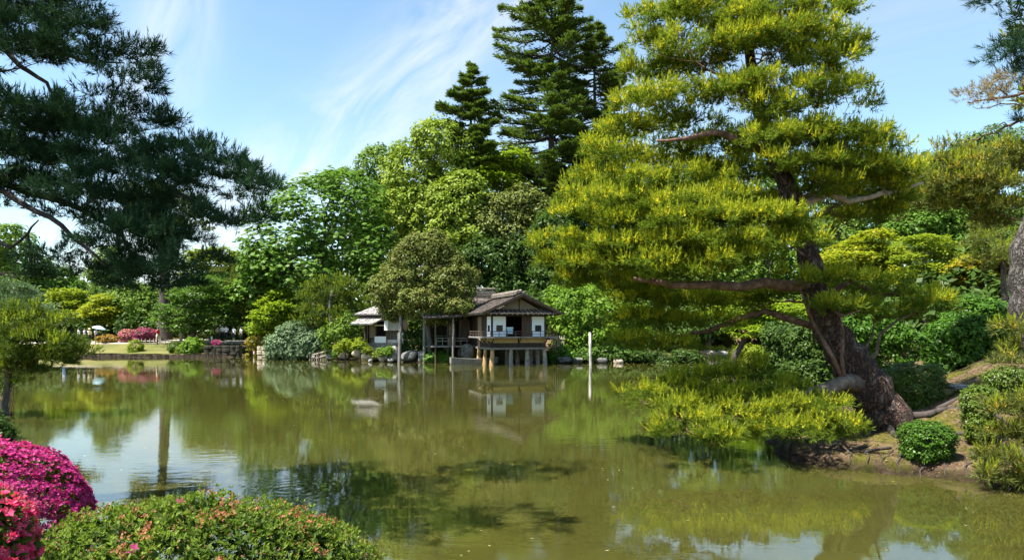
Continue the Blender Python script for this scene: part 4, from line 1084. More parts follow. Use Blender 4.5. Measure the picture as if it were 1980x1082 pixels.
def person(label, x, y, rz, pose='stand', shirt=None, lower=None, skirt=False, sleeves='short', scale=1.0, bag=None, hat=None, group=None, shoes=None, shorts=False, z=None):
    me, J = body_mesh(pose)
    zz = gz(x, y) + 0.02 if z is None else z
    o = bpy.data.objects.new('person', me); col.objects.link(o); o.location = (x, y, zz); o.rotation_euler = (0, 0, rz); o.scale = (scale,) * 3
    tag(o, label, 'person', group)
    m = MB(); m.loft([((0, .0, .90), .155, .12), ((0, .005, 1.02), .15, .115), ((0, .008, 1.14), .15, .112), ((0, 0, 1.28), .185, .125), ((0, .004, 1.38), .185, .115), ((0, .01, 1.435), .10, .085), ((0, .012, 1.462), .065, .065)], 14)
    for s in (-1, 1):
        a, b, c = (Vector(J[k + '%d' % s]) for k in ('sh', 'el', 'wr'))
        if sleeves == 'long': m.tube([a, a.lerp(b, .5), b, b.lerp(c, .5), c], [.072, .062, .056, .047, .042], 8)
        else: m.tube([a, a.lerp(b, .5), b.lerp(c, .05)], [.074, .068, .064], 8)
    make('shirt', m, shirt, o, True)
    m = MB()
    if skirt: m.loft([((0, 0, .40), .25, .2), ((0, 0, .62), .215, .17), ((0, 0, .86), .165, .13), ((0, 0, 1.0), .14, .112)], 14)
    else:
        m.loft([((0, 0, .80), .175, .125), ((0, 0, .9), .168, .125), ((0, 0, 1.0), .145, .112)], 12)
        for s in (-1, 1):
            h, k, an = (Vector(J[q + '%d' % s]) for q in ('hip', 'kn', 'an'))
            if shorts: m.tube([h, h.lerp(k, .5), k.lerp(h, .05)], [.108, .1, .092], 9)
            else: m.tube([h, h.lerp(k, .5), k, k.lerp(an, .5), an.lerp(k, .05)], [.106, .09, .074, .064, .06], 9)
    make('skirt' if skirt else 'trousers', m, lower, o, True)
    for s in (-1, 1):
        an = J['an%d' % s]; m = MB(); m.loft([((an[0], an[1] - .05, .0), .05, .13), ((an[0], an[1] - .05, .045), .052, .13), ((an[0], an[1] - .02, .09), .045, .08)], 9); make('shoe', m, shoes or C_BLACK, o, True)
    m = MB(); m.loft([((0, .055, 1.50), .075, .055), ((0, .03, 1.56), .092, .088), ((0, .02, 1.62), .092, .098), ((0, .012, 1.675), .075, .08), ((0, .01, 1.70), .03, .03)], 12); make('hair', m, hair_m, o, True)
    for s in (-1, 1):
        m = MB(); m.box((s * .03, -.098, 1.585), (.02, .01, .01)); make('eye', m, hair_m, o)
    if hat is not None:
        m = MB(); m.loft([((0, -.005, 1.605), .21, .22), ((0, -.005, 1.63), .115, .125), ((0, 0, 1.70), .10, .11), ((0, 0, 1.735), .05, .055)], 14); make('hat', m, hat, o, True)
    if bag is not None:
        m = MB(); m.loft([((0, .19, .98), .13, .07), ((0, .2, 1.1), .15, .085), ((0, .19, 1.28), .14, .075), ((0, .17, 1.36), .09, .05)], 10); make('backpack', m, bag, o, True)
        for s in (-1, 1):
            m = MB(); m.tube([(s * .10, .13, 1.36), (s * .12, 0.02, 1.47), (s * .125, -.125, 1.33), (s * .13, -.1, 1.1)], [.018] * 4, 6); make('strap', m, bag, o, True)
    return o

def gx(px, d): return (px - CX) * d / F
GP = 'visitors on the path'
person('person in a white shirt and dark skirt walking under a pale blue parasol', gx(186, 80.2), 80.2, R(80), 'umbrella', C_WHITE, C_NAVY, True, group=GP)
ux, uy = gx(186, 80.2), 80.2; uz = gz(ux, uy)
um = thing('parasol', 'open pale blue parasol held over the person in a dark skirt', 'parasol', (ux + .25, uy - .1, uz + 1.15), R(0))
um.rotation_euler = (0, R(13), 0)
m = MB(); n = 12; vs = [(0, 0, .86)]
for r, z in ((.3, .80), (.6, .66), (.74, .54)):
    for k in range(n): a = 2 * math.pi * k / n; q = 1 if r < .7 else (1 if k % 2 == 0 else .98); vs.append((r * math.cos(a) * q, r * math.sin(a) * q, z))
fs = [(0, 1 + k, 1 + (k + 1) % n) for k in range(n)] + [(1 + i * n + k, 1 + (i + 1) * n + k, 1 + (i + 1) * n + (k + 1) % n, 1 + i * n + (k + 1) % n) for i in range(2) for k in range(n)]
m.add(vs, fs); make('canopy', m, C_SKY, um, True)
m = MB(); m.tube([(0, 0, 0), (0, 0, .9)], [.012, .012], 6); make('shaft', m, wood_dark, um)
for k in range(0, n, 2):
    a = 2 * math.pi * k / n; m = MB(); m.tube([(0, 0, .85), (.73 * math.cos(a), .73 * math.sin(a), .535)], [.007, .006], 4); make('rib', m, C_WHITE, um)
person('person in a cream top and straw yellow hat pointing towards the parasol', gx(173, 79.9), 79.9, R(60), 'point', C_CREAM, C_BLACK, hat=C_YEL, group=GP)
person('person in a white shirt with dark bag, second from the pine foliage', gx(164, 80.6), 80.6, R(-90), 'stand', C_WHITE, C_NAVY, bag=C_NAVY, group=GP)
person('person in a white shirt with head bare, next to the pine foliage', gx(152, 80.4), 80.4, R(-70), 'stand', C_WHITE, C_NAVY, group=GP)
person('person in a pale blue shirt half hidden behind the waterside pine', gx(124, 80.4), 80.4, R(-90), 'stand', C_WHITE, C_BLUE, bag=C_BLUE, group=GP)
person('person in a red shirt and pale khaki trousers with a dark backpack', gx(305, 79.4), 79.4, R(70), 'walk', C_RED, C_BEIGE, bag=C_BLACK, group=GP, scale=1.03)
person('person in khaki shorts and tan shirt standing with hands raised by the fence', gx(350, 77.9), 77.9, R(0), 'front', C_KHAKI, C_TAN, shorts=True, group=GP)
GB = 'school group on the bridge'; zb = 1.67
person('person in white shirt and black bag at the fence end of the bridge group', gx(410, 76.6), 76.6, R(110), 'stand', C_WHITE, C_BLACK, bag=C_BLACK, group=GB, z=gz(gx(410, 76.6), 76.6))
person('person in a tan top and black trousers bending a little on the bridge', gx(421, 76.3), 76.3, R(20), 'front', C_TAN, C_BLACK, group=GB, scale=.96, z=zb)
person('tall person in white shirt and black trousers, back row of the bridge group', gx(430, 76.8), 76.8, R(-10), 'stand', C_WHITE, C_BLACK, group=GB, scale=1.08, z=zb)
person('person in white shirt and black trousers holding papers, front of the bridge group', gx(437.5, 76.4), 76.4, R(5), 'front', C_WHITE, C_BLACK, group=GB, scale=1.03, z=zb)
person('person in white shirt with strap bag in a dark skirt on the bridge', gx(452, 76.5), 76.5, R(-20), 'stand', C_WHITE, C_NAVY, skirt=True, bag=C_NAVY, group=GB, scale=.97, z=zb)
person('person in white shirt and dark braces at the far end of the bridge', gx(466, 76.5), 76.5, R(-40), 'stand', C_WHITE, C_BLACK, bag=C_BLACK, group=GB, scale=.93, z=zb)
person('person with dark hair in a mint top and long pale pink skirt', gx(492, 75.6), 75.6, R(75), 'walk', C_GREEN, C_PINK, skirt=True, bag=C_BLACK)
person('person in a blue shirt partly hidden by shrubs beside the hut', gx(618, 70.0), 70.0, R(40), 'stand', C_BLUE, C_NAVY, group='visitors by the hut')
person('person in a long white shirt partly hidden by shrubs beside the hut', gx(627, 70.3), 70.3, R(-30), 'stand', C_WHITE, C_WHITE, group='visitors by the hut')
# ------------------------------------------------------------------ leaf colours
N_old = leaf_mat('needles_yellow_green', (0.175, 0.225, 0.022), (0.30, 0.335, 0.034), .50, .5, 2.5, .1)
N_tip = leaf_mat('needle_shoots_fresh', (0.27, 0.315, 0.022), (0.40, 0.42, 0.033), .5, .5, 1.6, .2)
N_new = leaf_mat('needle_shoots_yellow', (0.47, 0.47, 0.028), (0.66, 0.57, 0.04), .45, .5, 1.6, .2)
N_dk = leaf_mat('needles_old_shaded_green', (0.085, 0.135, 0.015), (0.15, 0.20, 0.024), .45, .5, 2.5, .1)  # older needles on lower shoots, darkened to paint shade inside the pads
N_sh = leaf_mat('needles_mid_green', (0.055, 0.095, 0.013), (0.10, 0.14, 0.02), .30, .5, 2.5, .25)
B_old = leaf_mat('needles_blue_green', (0.013, 0.039, 0.021), (0.033, 0.075, 0.036), .22, .55, 2.0, .08)
B_new = leaf_mat('needles_blue_green_tip', (0.029, 0.072, 0.031), (0.058, 0.111, 0.042), .22, .55, 2.0, .08)
D_new = leaf_mat('needle_shoots_olive', (0.34, 0.29, 0.03), (0.48, 0.36, 0.05), .3, .5, 2.0, .2)
D_old = leaf_mat('needles_olive', (0.085, 0.115, 0.02), (0.15, 0.16, 0.04), .3, .5, 2.0, .2)
R_old = leaf_mat('needles_rusty', (0.16, 0.125, 0.05), (0.28, 0.21, 0.10), .3, .6, 2.0, .15)
FIR = leaf_mat('fir_needles', (0.037, 0.078, 0.018), (0.135, 0.187, 0.037), .28, .55, 0.8, .2)
CHEST = leaf_mat('leaf_horse_chestnut', (0.050, 0.112, 0.015), (0.138, 0.250, 0.033), .36, .42, 0.35, .2)
CAMPH = leaf_mat('leaf_camphor', (0.111, 0.176, 0.018), (0.273, 0.338, 0.042), .32, .45, 0.3, .2)
CAMPH2 = leaf_mat('leaf_camphor_deep', (0.066, 0.138, 0.017), (0.180, 0.264, 0.036), .32, .45, 0.3, .2)
LIME = leaf_mat('leaf_lime', (0.13, 0.21, 0.012), (0.26, 0.34, 0.025), .42, .5, 0.4, .3)
OLIVE = leaf_mat('leaf_olive', (0.062, 0.085, 0.016), (0.165, 0.190, 0.040), .2, .45, 0.5, .2)
RUST = leaf_mat('leaf_young_rust', (0.15, 0.09, 0.035), (0.24, 0.16, 0.07), .25, .5, 0.5, .3)
DEEP = leaf_mat('leaf_deep_green', (0.025, 0.055, 0.012), (0.075, 0.130, 0.022), .3, .40, 0.5, .2)
MAPLE = leaf_mat('leaf_pale_maple', (0.083, 0.165, 0.017), (0.187, 0.297, 0.033), .4, .45, 0.5, .2)
MAPG = leaf_mat('leaf_maple_green', (0.046, 0.103, 0.015), (0.127, 0.218, 0.034), .38, .45, 0.5, .35)
YEL = leaf_mat('leaf_yellow_maple', (0.200, 0.230, 0.013), (0.400, 0.357, 0.026), .42, .5, 0.5, .25)
YELG = leaf_mat('leaf_yellow_green', (0.128, 0.190, 0.013), (0.272, 0.323, 0.026), .42, .5, 0.5, .25)
VIB = leaf_mat('leaf_grey_green', (0.063, 0.115, 0.052), (0.172, 0.241, 0.127), .25, .4, 0.7, .2)
CAM = leaf_mat('leaf_camellia', (0.035, 0.095, 0.009), (0.095, 0.205, 0.018), .32, .38, 0.9, .35)
CLIP = leaf_mat('leaf_clipped_box', (0.040, 0.080, 0.009), (0.12, 0.18, 0.02), .28, .38, 1.4, .5)
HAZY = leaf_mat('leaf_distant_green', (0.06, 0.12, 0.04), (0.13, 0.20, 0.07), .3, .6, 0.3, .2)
WOODS = leaf_mat('leaf_woodland', (0.030, 0.065, 0.012), (0.10, 0.16, 0.026), .32, .5, 0.18, .2)
AZO = leaf_mat('leaf_orange_azalea', (0.22, 0.17, 0.02), (0.46, 0.22, 0.06), .3, .5, 1.2, .3)
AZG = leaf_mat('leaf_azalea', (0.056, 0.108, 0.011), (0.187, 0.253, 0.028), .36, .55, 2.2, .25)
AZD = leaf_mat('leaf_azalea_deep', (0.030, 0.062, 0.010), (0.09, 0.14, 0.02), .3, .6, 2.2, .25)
WITH = leaf_mat('petal_withered', (0.240, 0.075, 0.035), (0.460, 0.200, 0.110), .3, .6, 3, .2, 1.0)
PINK = leaf_mat('petal_magenta', (0.324, 0.018, 0.135), (0.504, 0.045, 0.243), .35, .5, 2, .25, 1.1)
PINKR = leaf_mat('petal_rose', (0.575, 0.021, 0.127), (0.805, 0.081, 0.230), .35, .5, 2, .25, 1.1)
PINKP = leaf_mat('petal_pale_pink', (0.50, 0.13, 0.17), (0.62, 0.22, 0.28), .3, .5, 2, .25, 1.0)

# ------------------------------------------------------------------ the great red pine on the bank
hero_trunk = [(1712, 815, 94), (1690, 770, 83), (1652, 705, 74), (1608, 640, 62), (1580, 580, 50), (1566, 510, 43), (1556, 455, 39), (1530, 385, 35), (1508, 325, 30), (1480, 250, 24), (1462, 180, 25), (1452, 120, 20), (1445, 40, 16), (1436, -60, 11), (1432, -150, 7)]
hp_ = [  # (px, py, half width, half height, depth offset, density)
 (1300, 42, 85, 26, -.3), (1375, 18, 85, 24, .4), (1490, 28, 90, 26, -.6), (1580, 38, 70, 30, .2), (1420, -45, 130, 40, .2), (1530, -60, 100, 40, .6), (1330, -50, 70, 30, -.4), (1430, -120, 90, 40, 0),
 (1270, 95, 60, 26, .2), (1345, 108, 100, 27, -.7), (1510, 82, 95, 28, -.8), (1600, 95, 70, 34, .3), (1655, 110, 38, 42, .8), (1405, 70, 60, 24, .9),
 (1275, 150, 75, 24, .5), (1560, 140, 80, 28, -.4), (1650, 175, 42, 34, .2),
 (1290, 205, 95, 30, -.6), (1395, 190, 75, 24, -.9), (1555, 190, 80, 30, -.8), (1630, 210, 45, 28, .9, .7), (1480, 205, 45, 18, 1.3, .7),
 (1215, 255, 65, 28, .0), (1310, 250, 75, 22, 1.0, .8), (1530, 270, 85, 30, -.7), (1620, 275, 85, 30, -.3), (1690, 285, 55, 25, .4),
 (1180, 305, 60, 30, -.2), (1265, 300, 65, 22, 1.2, .8), (1440, 262, 45, 16, 1.4, .7),
 (1160, 350, 55, 26, .3), (1235, 362, 85, 28, -.5), (1340, 352, 75, 24, -.8), (1590, 330, 75, 26, -.5), (1670, 335, 75, 26, .2), (1740, 325, 45, 24, .8),
 (1205, 400, 85, 28, -.9), (1310, 402, 80, 24, -1.2), (1420, 388, 70, 26, -.8), (1615, 385, 60, 25, .6, .8), (1690, 385, 70, 26, 1.0, .8), (1750, 375, 45, 24, 1.2, .8),
 (1120, 425, 60, 26, -.2), (1215, 440, 80, 25, -.9), (1330, 438, 90, 25, -1.3), (1450, 440, 75, 26, -1.0), (1640, 430, 55, 24, 1.0, .7),
 (1105, 475, 60, 24, -.1), (1190, 485, 80, 26, -.8), (1300, 480, 95, 26, -1.3), (1425, 482, 95, 27, -1.3), (1510, 468, 35, 22, -.9),
 (1085, 515, 50, 24, .2), (1160, 520, 70, 27, -.5), (1260, 515, 85, 24, -1.2), (1360, 515, 80, 20, -1.3),
 (1110, 545, 55, 20, .4), (1190, 550, 60, 20, .2),
 (1475, 95, 65, 24, -.9), (1430, 165, 70, 20, -1.2), (1440, 42, 60, 24, -1.0), (1555, 470, 40, 16, -1.6), (1490, 425, 60, 20, -1.6), (1530, 315, 50, 18, -1.5), (1490, 215, 60, 22, -1.2), (1505, 278, 70, 24, -1.3), (1550, 432, 50, 22, -1.5), (1520, 350, 40, 14, 1.6), (1380, 300, 90, 32, 1.9), (1455, 330, 60, 26, 2.0), (1400, 345, 80, 26, 2.2), (1300, 330, 70, 26, 1.6), (1480, 400, 60, 24, 1.8), (1650, 300, 70, 24, -.3), (1720, 345, 60, 24, .3), (1600, 360, 60, 22, -.6), (1655, 350, 60, 24, 1.6), (1700, 420, 60, 22, 1.6),
 (1150, 390, 60, 24, -.3), (1380, 425, 70, 22, -1.4), (1130, 500, 60, 22, -.3), (1420, 505, 70, 20, -1.6), (1310, 535, 70, 16, -1.5), (1225, 560, 60, 18, -.4),
 # shaded under-storey of the crown
 (1240, 585, 70, 24, .8, .8), (1340, 590, 80, 22, .7, .8), (1430, 590, 60, 20, 1.0, .7), (1225, 625, 60, 26, .5, .8), (1300, 632, 70, 24, .9, .8), (1215, 668, 45, 22, .7, .7), (1285, 672, 60, 20, 1.0, .7),
 (1500, 575, 55, 20, .9, .7), (1385, 625, 45, 18, 1.3, .6),
 (1620, 545, 55, 24, -.2, .8), (1690, 560, 60, 24, .4, .8), (1770, 590, 70, 30, .8, .9), (1690, 610, 60, 24, .3, .8), (1625, 600, 45, 20, -.9, .7), (1545, 545, 35, 14, -.9, .6),
 # low bough reaching over the water
 (1250, 770, 45, 22, -.6), (1320, 755, 60, 24, -.3), (1400, 735, 60, 22, -.1), (1470, 728, 45, 18, .1), (1300, 800, 45, 22, -1.4), (1360, 790, 65, 24, -.9), (1440, 780, 65, 24, -.7), (1510, 765, 50, 20, -.5),
 (1340, 828, 55, 22, -2.1), (1420, 818, 65, 24, -1.7), (1500, 805, 60, 24, -1.5), (1570, 795, 50, 22, -1.4), (1390, 850, 45, 16, -2.4), (1590, 832, 60, 20, -2.0), (1530, 838, 50, 16, -2.2), (1640, 838, 30, 14, -1.9)]
n_low = 17; nh = len(hp_)
up_, low_ = hp_[:-20], hp_[-20:]
HD_ = 17.0
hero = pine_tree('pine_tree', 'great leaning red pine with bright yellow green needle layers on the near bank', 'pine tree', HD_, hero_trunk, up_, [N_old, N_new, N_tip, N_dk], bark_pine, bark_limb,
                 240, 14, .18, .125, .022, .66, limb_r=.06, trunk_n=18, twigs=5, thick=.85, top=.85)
# the low bough: one pale stout limb carries it
lowst = P(1645, 735, 16.6)
m = MB(); lp = [P(1655, 738, 16.75), P(1632, 738, 16.5), P(1600, 752, 16.35), P(1560, 760, 16.2), P(1530, 774, 16.1), P(1490, 778, 15.9), P(1430, 785, 15.8), P(1360, 790, 15.7), P(1300, 785, 15.8)]
m.tube(lp, [.26, .18, .16, .135, .12, .11, .09, .07, .04], 10)
lowlimb = make('low_limb', m, surf_mat('bark_pale_limb', [(0.3, (.07, .05, .04)), (.55, (.15, .115, .09)), (.75, (.27, .215, .17))], scale=6, rough=.9, bump=.6, bscale=22), hero, True, off(hero))
s_ = HD_ / F
LA = np.array(lp)
for q in low_:
    px, py, rx, ry, dd = q[:5]; c = P(px, py, HD_ + dd); r = (rx * s_, rx * s_ * .75, ry * s_ * 1.3)
    n = max(12, int(230 * r[0] * r[1] * math.pi)); p, ax, yg = pad_shoots(c, r, n, .65, .6, None, .5)
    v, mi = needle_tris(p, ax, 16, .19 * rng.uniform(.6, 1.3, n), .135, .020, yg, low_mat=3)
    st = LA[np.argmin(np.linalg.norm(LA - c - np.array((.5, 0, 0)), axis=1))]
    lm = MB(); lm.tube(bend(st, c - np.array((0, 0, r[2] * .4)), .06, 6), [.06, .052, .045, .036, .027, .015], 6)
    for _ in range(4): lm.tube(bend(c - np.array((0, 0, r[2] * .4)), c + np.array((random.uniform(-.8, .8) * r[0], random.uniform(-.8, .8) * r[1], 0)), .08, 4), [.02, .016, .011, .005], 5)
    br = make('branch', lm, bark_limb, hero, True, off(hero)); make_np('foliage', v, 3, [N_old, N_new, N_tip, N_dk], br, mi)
# strong visible limbs, the dead limb, the roots
def limb(pts, rads, name='branch', mat=bark_limb, label=None, par=None, n=9):
    m = MB(); P2, R2 = [], []
    for i in range(len(pts) - 1):
        for k in range(3):
            f = k / 3; P2.append(np.array(pts[i]) * (1 - f) + np.array(pts[i + 1]) * f + rng.normal(size=3) * .012); R2.append(rads[i] * (1 - f) + rads[i + 1] * f)
    P2.append(pts[-1]); R2.append(rads[-1]); m.tube(P2, R2, n); r_ = par or hero
    o = make(name, m, mat, r_, True, off(r_))
    if label: o['label'] = label
    return o
limb([P(1570, 545, 17), P(1520, 552, 16.6), P(1480, 545, 16.3), P(1430, 553, 16), P(1370, 550, 15.8), P(1310, 552, 15.6), P(1270, 545, 15.5), P(1225, 538, 15.5)], [.17, .14, .125, .115, .1, .085, .07, .04])
limb([P(1500, 305, 17), P(1450, 280, 16.6), P(1420, 268, 16.3), P(1385, 255, 16.1), P(1330, 268, 15.9), P(1270, 272, 15.8)], [.13, .11, .09, .07, .05, .03])
limb([P(1540, 400, 17), P(1600, 375, 17.4), P(1640, 390, 17.4), P(1690, 378, 17.5), P(1730, 372, 17.6), P(1785, 353, 17.7)], [.12, .09, .075, .065, .055, .03], 'dead_branch', dead_wood, 'bare grey dead branch')
limb([P(1690, 378, 17.5), P(1712, 366, 17.4), P(1722, 384, 17.3)], [.03, .022, .01], 'dead_branch', dead_wood, 'bare grey dead twig')
limb([P(1590, 590, 17), P(1640, 540, 17.3), P(1690, 565, 17.5), P(1720, 568, 17.6), P(1745, 570, 17.6)], [.1, .07, .055, .045, .02])
limb([P(1600, 640, 17.2), P(1480, 600, 18.0), P(1430, 615, 18.2), P(1370, 640, 18.2), P(1300, 650, 18)], [.1, .08, .07, .055, .03])
def root_(pts, r0):
    q = []
    for i, (x, y) in enumerate(pts): q.append((x, y, gz(x, y) + (.02 if i else .12) + random.uniform(-.02, .02)))
    limb(q, [r0 * (1 - .75 * i / (len(q) - 1)) for i in range(len(q))], 'root', bark_dark, None, None, 7)
bx, by = (1708 - CX) * 17 / F, 17.0
root_([(bx + .3, by), (bx + .9, by - .3), (bx + 1.5, by - .1), (bx + 2.0, by - .6), (bx + 2.6, by - .9)], .11)
root_([(bx + .2, by - .3), (bx + .6, by - 1.0), (bx + 1.3, by - 1.5), (bx + 1.6, by - 2.1)], .09)
root_([(bx - .1, by - .4), (bx - .3, by - 1.0), (bx - .2, by - 1.6)], .10)
root_([(bx + 1.8, by - .2), (bx + 2.2, by - 1.0), (bx + 2.1, by - 1.7), (bx + 2.5, by - 2.2)], .055)
root_([(bx + .9, by - 2.4), (bx + 1.5, by - 2.6), (bx + 1.9, by - 2.1), (bx + 2.3, by - 1.9)], .05)
root_([(bx + 2.4, by - .2), (bx + 2.7, by - .9), (bx + 3.0, by - 1.6)], .05)
root_([(bx + .5, by + .4), (bx + 1.5, by + .5), (bx + 2.4, by + .2), (bx + 3.1, by + .4)], .09)

for k in range(16):
    t = k / 15; x = np.interp(t, [0, .3, .6, 1], [6.35, 6.9, 8.1, 10.0]); y = np.interp(t, [0, .3, .6, 1], [16.1, 14.9, 14.0, 12.9]) + .15
    root_([(x + .5 + random.uniform(-.2, .4), y + .55), (x + .25 + random.uniform(-.2, .2), y + .28), (x + random.uniform(-.1, .1), y + .08), (x - .06, y - .12)], random.uniform(.018, .042))
# ------------------------------------------------------------------ dark pine overhead on the viewer's left
lp_ = [(60, 25, 80, 30), (140, 15, 60, 26), (20, 70, 60, 30), (110, 60, 70, 26), (170, 45, 30, 20, 0), (60, 110, 75, 26), (130, 105, 55, 22), (-30, 40, 70, 40),
 (205, 120, 55, 20), (265, 105, 38, 17), (235, 160, 50, 20), (200, 200, 40, 15), (280, 140, 22, 12), 
 (40, 215, 80, 28), (120, 225, 60, 22), (60, 265, 90, 28), (150, 265, 70, 25), (235, 240, 55, 20), (295, 235, 45, 18), (330, 242, 20, 10), (260, 270, 45, 18), (190, 300, 60, 22),
 (20, 310, 80, 28), (110, 320, 75, 26), (200, 340, 60, 20), (60, 365, 80, 24), (150, 375, 70, 24), (-20, 370, 60, 24),
 (300, 300, 55, 22), (370, 290, 45, 20), (415, 300, 35, 18), (345, 325, 60, 20), (430, 325, 50, 20), (475, 345, 40, 20), (515, 365, 30, 18), (400, 350, 60, 20), (470, 375, 40, 18), (320, 355, 55, 18),
 (270, 330, 50, 20), (250, 395, 65, 20), (200, 425, 60, 18), (290, 425, 60, 18), (350, 395, 45, 16), (400, 425, 45, 14), (450, 435, 40, 14), (490, 420, 28, 12), (120, 410, 50, 14, 0, .6),
 (300, 460, 60, 20), (240, 465, 60, 18), (350, 470, 50, 16), (180, 480, 50, 16, 0, .7), (280, 505, 60, 20), (350, 510, 50, 18), (220, 520, 50, 18, 0, .8), (300, 545, 60, 18), (365, 545, 30, 14), (150, 520, 40, 14, 0, .6), (90, 500, 45, 14, 0, .5), (40, 530, 45, 18, 0, .5), (240, 555, 45, 16, 0, .7), (395, 505, 30, 12),
 # the crown goes on above the frame and to the left of it
 (50, -60, 100, 40), (-60, -10, 90, 40), (150, -50, 80, 35), (0, -130, 130, 50), (120, -140, 110, 50), (-120, -100, 120, 50), (60, -230, 150, 60), (-80, -220, 140, 60), (200, -200, 100, 45), (-100, 120, 80, 40), (-80, 240, 80, 40), (-90, 330, 80, 35),
 (250, -290, 150, 60), (100, -340, 170, 60), (-60, -350, 170, 60), (350, -220, 110, 45), (0, -450, 170, 60), (200, -440, 170, 60), (-250, -250, 150, 60), (-250, -80, 130, 60), (-250, -420, 180, 60), (380, -380, 130, 50)]
LD = 11.0
lt = [(-190, 830, 95), (-170, 600, 84), (-130, 350, 70), (-100, 100, 58), (-60, -150, 46), (-20, -420, 28)]
pads = []
for q in lp_:
    dd = q[4] if len(q) > 4 else random.uniform(-1.6, 1.2); k = q[5] if len(q) > 5 else 1.0
    if q[1] < -150: dd = random.uniform(-4.0, 1.0); k = .8
    pads.append((q[0], q[1], q[2], q[3], dd, k))
LATT = np.array([P(a, b, LD) for a, b, _ in lt])
left_pine = pine_tree('pine_tree', 'dark blue green pine overhead whose boughs hang across the upper corner', 'pine tree', LD, lt, pads, [B_old, B_new, B_new], bark_black, bark_black,
          300, 20, .16, .12, .0115, .5, limb_r=.026, twigs=7, tilt=.75, top=.6, sag=.02, thick=1.2)
def lvis(pp, rads):
    limb([P(a, b, LD + c) for a, b, c in pp], rads, 'branch', bark_black, None, left_pine, 7)
lvis([(-90, 300, 0), (20, 380, -.3), (100, 420, -.4), (150, 465, -.5), (205, 515, -.5)], [.055, .048, .04, .032, .015])
lvis([(-90, 120, 0), (30, 70, -.2), (90, 95, -.3), (160, 118, -.3), (240, 122, -.3)], [.045, .035, .028, .02, .01])
lvis([(-60, 20, 0), (40, 130, .1), (90, 160, .1), (120, 205, 0)], [.05, .04, .03, .012])
lvis([(-80, 330, .3), (120, 390, .2), (230, 440, .1), (260, 505, 0)], [.06, .05, .035, .015])
lvis([(-60, 430, .2), (20, 480, 0), (55, 450, 0), (75, 425, 0)], [.035, .03, .02, .01]); lvis([(55, 450, 0), (62, 500, 0), (60, 540, 0)], [.018, .012, .006]); lvis([(62, 490, 0), (90, 530, 0), (130, 545, 0)], [.014, .01, .005])
lvis([(300, 350, 0), (400, 400, .1), (450, 430, .1)], [.04, .03, .012])

# ------------------------------------------------------------------ pine leaning over the water at the left edge
pine_tree('pine_tree', 'small leaning pine with sunlit grey green needles at the waterside edge of the frame', 'pine tree', 24.0,
          [(9, 802, 13), (12, 760, 12), (17, 720, 11), (30, 690, 10), (45, 668, 8)],
          [(60, 628, 65, 18, -.3), (25, 618, 40, 16), (100, 652, 48, 15, .2), (25, 650, 50, 20, -.5), (80, 665, 60, 18, -.6), (128, 672, 26, 10, .3), (143, 682, 14, 7), (45, 690, 65, 20, -.4), (95, 700, 45, 14), (115, 685, 40, 14, .2), (15, 715, 45, 16, -.5), (70, 720, 30, 10), (40, 600, 35, 10), (-25, 660, 50, 24), (-20, 700, 50, 24), (35, 745, 20, 8)],
          [N_sh, N_old, N_old], bark_grey, bark_limb, 160, 14, .20, .14, .026, .6, limb_r=.04, twigs=4, thick=1.0)

# ------------------------------------------------------------------ pines at the right edge
pine_tree('pine_tree', 'thick curved grey pine trunk at the edge with olive boughs reaching towards the great pine', 'pine tree', 20.0,
          [(2004, 700, 66), (1994, 620, 62), (1984, 560, 60), (1986, 500, 58), (2008, 430, 54), (2040, 340, 46), (2060, 240, 36), (2060, 120, 26), (2060, 0, 15)],
          [(1820, 325, 50, 20, 2), (1880, 332, 60, 22, 1.5), (1950, 325, 55, 24, 1), (1790, 350, 35, 18, 2.5), (1850, 365, 70, 20, 1.5), (1930, 372, 60, 22, .8), (1800, 395, 55, 18, 2.2), (1880, 405, 60, 18, 1.6), (1950, 410, 45, 18, 1), (1740, 415, 45, 14, 3, .7), (1850, 300, 40, 14, 2.4), (1910, 440, 45, 16, 1.8, .8), (1960, 300, 40, 20, .5),
           (2060, 300, 80, 30), (2080, 200, 90, 35), (2060, 80, 90, 35), (2050, -40, 90, 40), (2010, -120, 110, 40), (2120, 100, 90, 40), (2150, 330, 90, 40)],
          [D_old, D_new, N_tip], bark_plate, bark_limb, 130, 14, .24, .17, .027, .6, limb_r=.045, twigs=5)
# a nearer pine, trunk outside the frame, whose boughs enter at the top right
npine = pine_tree('pine_tree', 'dark needle tufts and a rusty thin bough entering at the top right corner', 'pine tree', 9.0,
          [(2240, 900, 90), (2220, 600, 80), (2190, 300, 66), (2160, 0, 50), (2150, -250, 30)],
          [(1935, 2, 32, 7, 0, 1.2), (1950, 112, 26, 18, 0, 1.6), (1972, 150, 18, 12, .2, 1.6), (1975, 90, 20, 18, .3, 1.4), (1978, 30, 16, 20, .2, 1.2), (2010, 130, 30, 25, 0), (2030, 20, 60, 30, 0), (2060, -80, 90, 40, 0), (1985, 175, 18, 12, .2, 1.2), (1978, 245, 12, 10, .2), (2100, 200, 80, 40)],
          [B_old, N_sh, B_new], bark_black, bark_limb, 260, 26, .13, .12, .008, .5, limb_r=.02, twigs=4)
def nlimb(pts, r, l=None): limb([P(a, b, 9.0 + c) for a, b, c in pts], r, 'branch', bark_limb, l, npine, 6)
nlimb([(2150, 120, 0), (2040, 160, 0), (1985, 178, 0), (1930, 190, -.1), (1895, 195, -.1), (1870, 198, 0)], [.05, .03, .022, .014, .009, .004])
nlimb([(1930, 190, 0), (1905, 178, 0), (1885, 182, 0)], [.01, .007, .003]); nlimb([(1950, 186, 0), (1920, 168, .1), (1900, 160, .1)], [.01, .007, .003])
